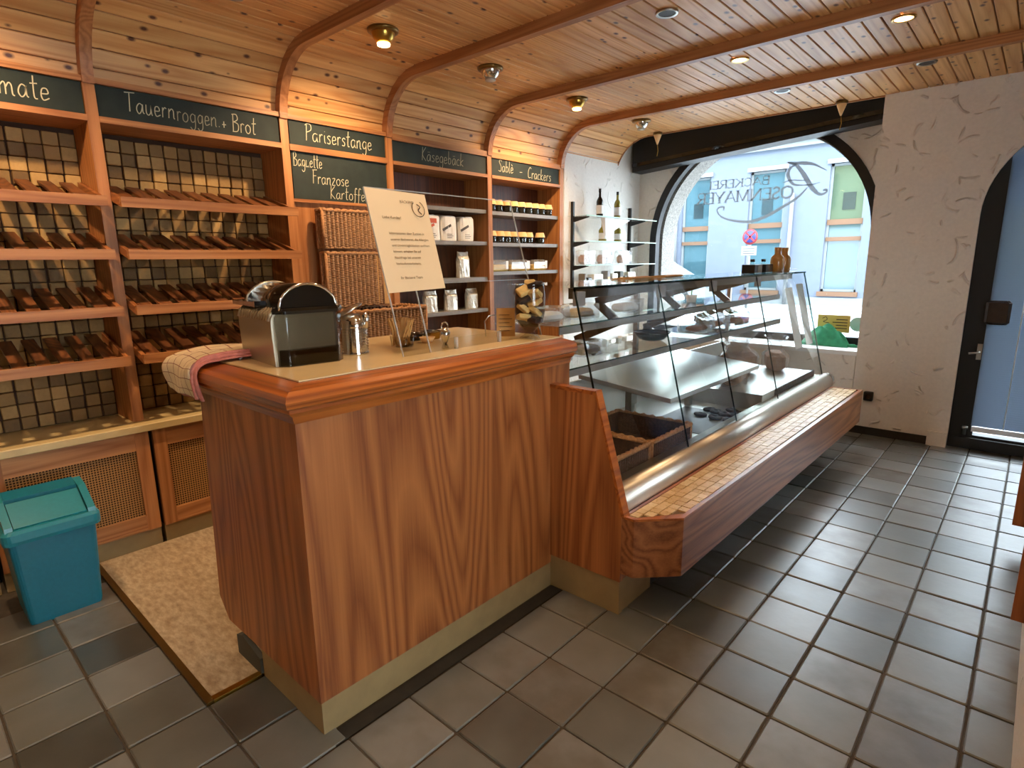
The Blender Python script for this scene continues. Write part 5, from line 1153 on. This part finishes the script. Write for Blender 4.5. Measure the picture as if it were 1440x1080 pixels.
for i, (a, b) in enumerate(bays):
    a *= Kf; b *= Kf; zb, z1_, z2_, zt_ = fz(.84), fz(1.84), fz(2.19), fz(3.29)
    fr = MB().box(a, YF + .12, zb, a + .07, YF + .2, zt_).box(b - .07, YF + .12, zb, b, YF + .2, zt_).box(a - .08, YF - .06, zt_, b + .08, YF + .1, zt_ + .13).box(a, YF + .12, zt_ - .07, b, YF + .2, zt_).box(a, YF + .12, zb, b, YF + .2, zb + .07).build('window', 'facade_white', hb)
    pm = 'pane_olive_reflection' if i == 2 else 'pane_teal'  # olive base colour paints a yellow-green reflection into this bay's upper pane
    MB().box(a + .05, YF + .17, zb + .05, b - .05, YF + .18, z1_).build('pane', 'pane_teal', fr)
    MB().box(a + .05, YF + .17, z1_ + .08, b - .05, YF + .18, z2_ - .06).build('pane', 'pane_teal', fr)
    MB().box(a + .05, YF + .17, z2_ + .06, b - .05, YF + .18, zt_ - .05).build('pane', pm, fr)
    MB().box(a + .02, YF + .08, z1_ - .02, b - .02, YF + .2, z1_ + .10).build('transom', 'transom', fr); MB().box(a + .02, YF + .08, z2_ - .08, b - .02, YF + .2, z2_ + .08).build('transom', 'transom', fr)
    MB().box(a - .06, YF - .08, zb - .14, b + .06, YF + .12, zb).build('window_sill', 'transom', fr)
    MB().box(a + .38, YF + .15, z2_ + .35, a + .72, YF + .168, z2_ + .85).build('casement', 'pane_dark', fr)
MB().tube([(-3.94 * Kf, YF - .1, 0), (-3.94 * Kf, YF - .1, fz(2.8))], .06, 8).build('downpipe', 'downpipe', hb)
MB().tube([(-6.45 * Kf, YF - .1, 0), (-6.45 * Kf, YF - .1, fz(3.7))], .05, 8).build('downpipe', 'downpipe', hb)
for xa, xb, mt_, lb_ in ((-40, -10.2, 'house_teal', 'teal house on the near side of the street mirrored in the panes opposite'), (-10.2, 14, 'house_olive', 'upper storeys of the shop house above the arched window')):
    ob = thing('near_house', ((xa + xb) / 2, 6.4, 2.96), label=lb_, cat='building', group='houses on the near side')
    z0_ = 2.96 if xb > 0 else -.02
    hl = [[(x_, z_), (x_ + 1.1, z_), (x_ + 1.1, z_ + 1.7), (x_, z_ + 1.7)] for x_ in [xa + 1.0 + 2.6 * i for i in range(int((xb - xa - 1.5) / 2.6))] for z_ in (3.9, 7.0)]
    filled_prism([(xa, z0_), (xb, z0_), (xb, 10.5), (xa, 10.5)], 'y', 6.52, 6.85, hl).build('wall', mt_, ob)
    for h_ in hl: MB().box(h_[0][0], 6.60, h_[0][1], h_[1][0], 6.64, h_[2][1]).build('window_pane', 'pane_dark', ob)
sgn = thing('no_stopping_sign', (0, 0, 0), label='round red and blue no-stopping sign on a pole across the street', cat='road sign')
YS = 18.3; p = at(1055, 333, y=YS)
sgn.location = (p.x, YS, .0); ABS[sgn] = Matrix.Translation((p.x, YS, 0))
Mx = Matrix.Translation((p.x, YS, p.z)) @ Matrix.Rotation(pi / 2, 4, 'X') 
MB().lathe([(.0, .0), (.23, 0), (.23, .012), (0, .012)], (0, 0, 0), 28, Mx, caps=False).build('red_disc', 'sign_red', sgn); MB().lathe([(0, .013), (.175, .013), (.175, .018), (0, .018)], (0, 0, 0), 28, Mx, caps=False).build('blue_field', 'sign_blue', sgn)
for s_ in (1, -1): MB().box(-.19, -.025, .018, .19, .025, .022, Mx @ Matrix.Rotation(s_ * pi / 4, 4, 'Z')).build('red_bar', 'sign_red', sgn)
MB().box(p.x - .24, YS - .012, p.z - .55, p.x + .22, YS, p.z - .27).build('white_plate', 'facade_white', sgn)
for i in range(3): MB().box(p.x - .18, YS - .015, p.z - .36 - i * .07, p.x + .16, YS - .012, p.z - .345 - i * .07).build('text_line', 'ink', sgn)
MB().tube([(p.x, YS + .04, 0.0), (p.x, YS + .04, p.z + .2)], .035, 8).build('pole', 'downpipe', sgn)
# parked car
c0 = at(972, 412, y=17.7); car = thing('parked_car', (c0.x - 1.3, 17.7, 0.0), label='white car parked along the opposite kerb', cat='car')
def carb():
    L0 = c0.x - 3.4; prof = [(0, .35), (0.02, .75), (.15, .95), (.75, 1.05), (1.35, 1.42), (2.3, 1.45), (3.1, 1.0), (3.9, .88), (4.15, .7), (4.18, .35)]
    MB().prism([(L0 + a, b) for a, b in prof], 'y', 17.0, 18.6).build('body', 'car_white', car)
    MB().prism([(L0 + a, b) for a, b in [(.95, 1.04), (1.42, 1.36), (1.85, 1.38), (1.85, 1.03)]], 'y', 16.985, 17.0).prism([(L0 + a, b) for a, b in [(1.92, 1.03), (1.92, 1.38), (2.27, 1.38), (2.9, 1.02)]], 'y', 16.985, 17.0).build('side_window', 'pane_dark', car)
    for dx in (.75, 3.35):
        for y in (16.97, 18.4):
            Mx = Matrix.Translation((L0 + dx, y + .2, .32)) @ Matrix.Rotation(pi / 2, 4, 'X')
            wh = MB().lathe([(.0, 0), (.30, 0), (.32, .03), (.32, .17), (.30, .2), (0, .2)], (0, 0, 0), 22, Mx, caps=False).build('wheel', 'tyre', car); MB().lathe([(0, .201), (.19, .201), (.17, .215), (0, .21)], (0, 0, 0), 18, Mx, caps=False).build('hub', 'steel', wh)
    MB().box(L0 + 4.1, 17.1, .62, L0 + 4.17, 17.4, .75).build('headlight', 'jar_glass', car)
carb()
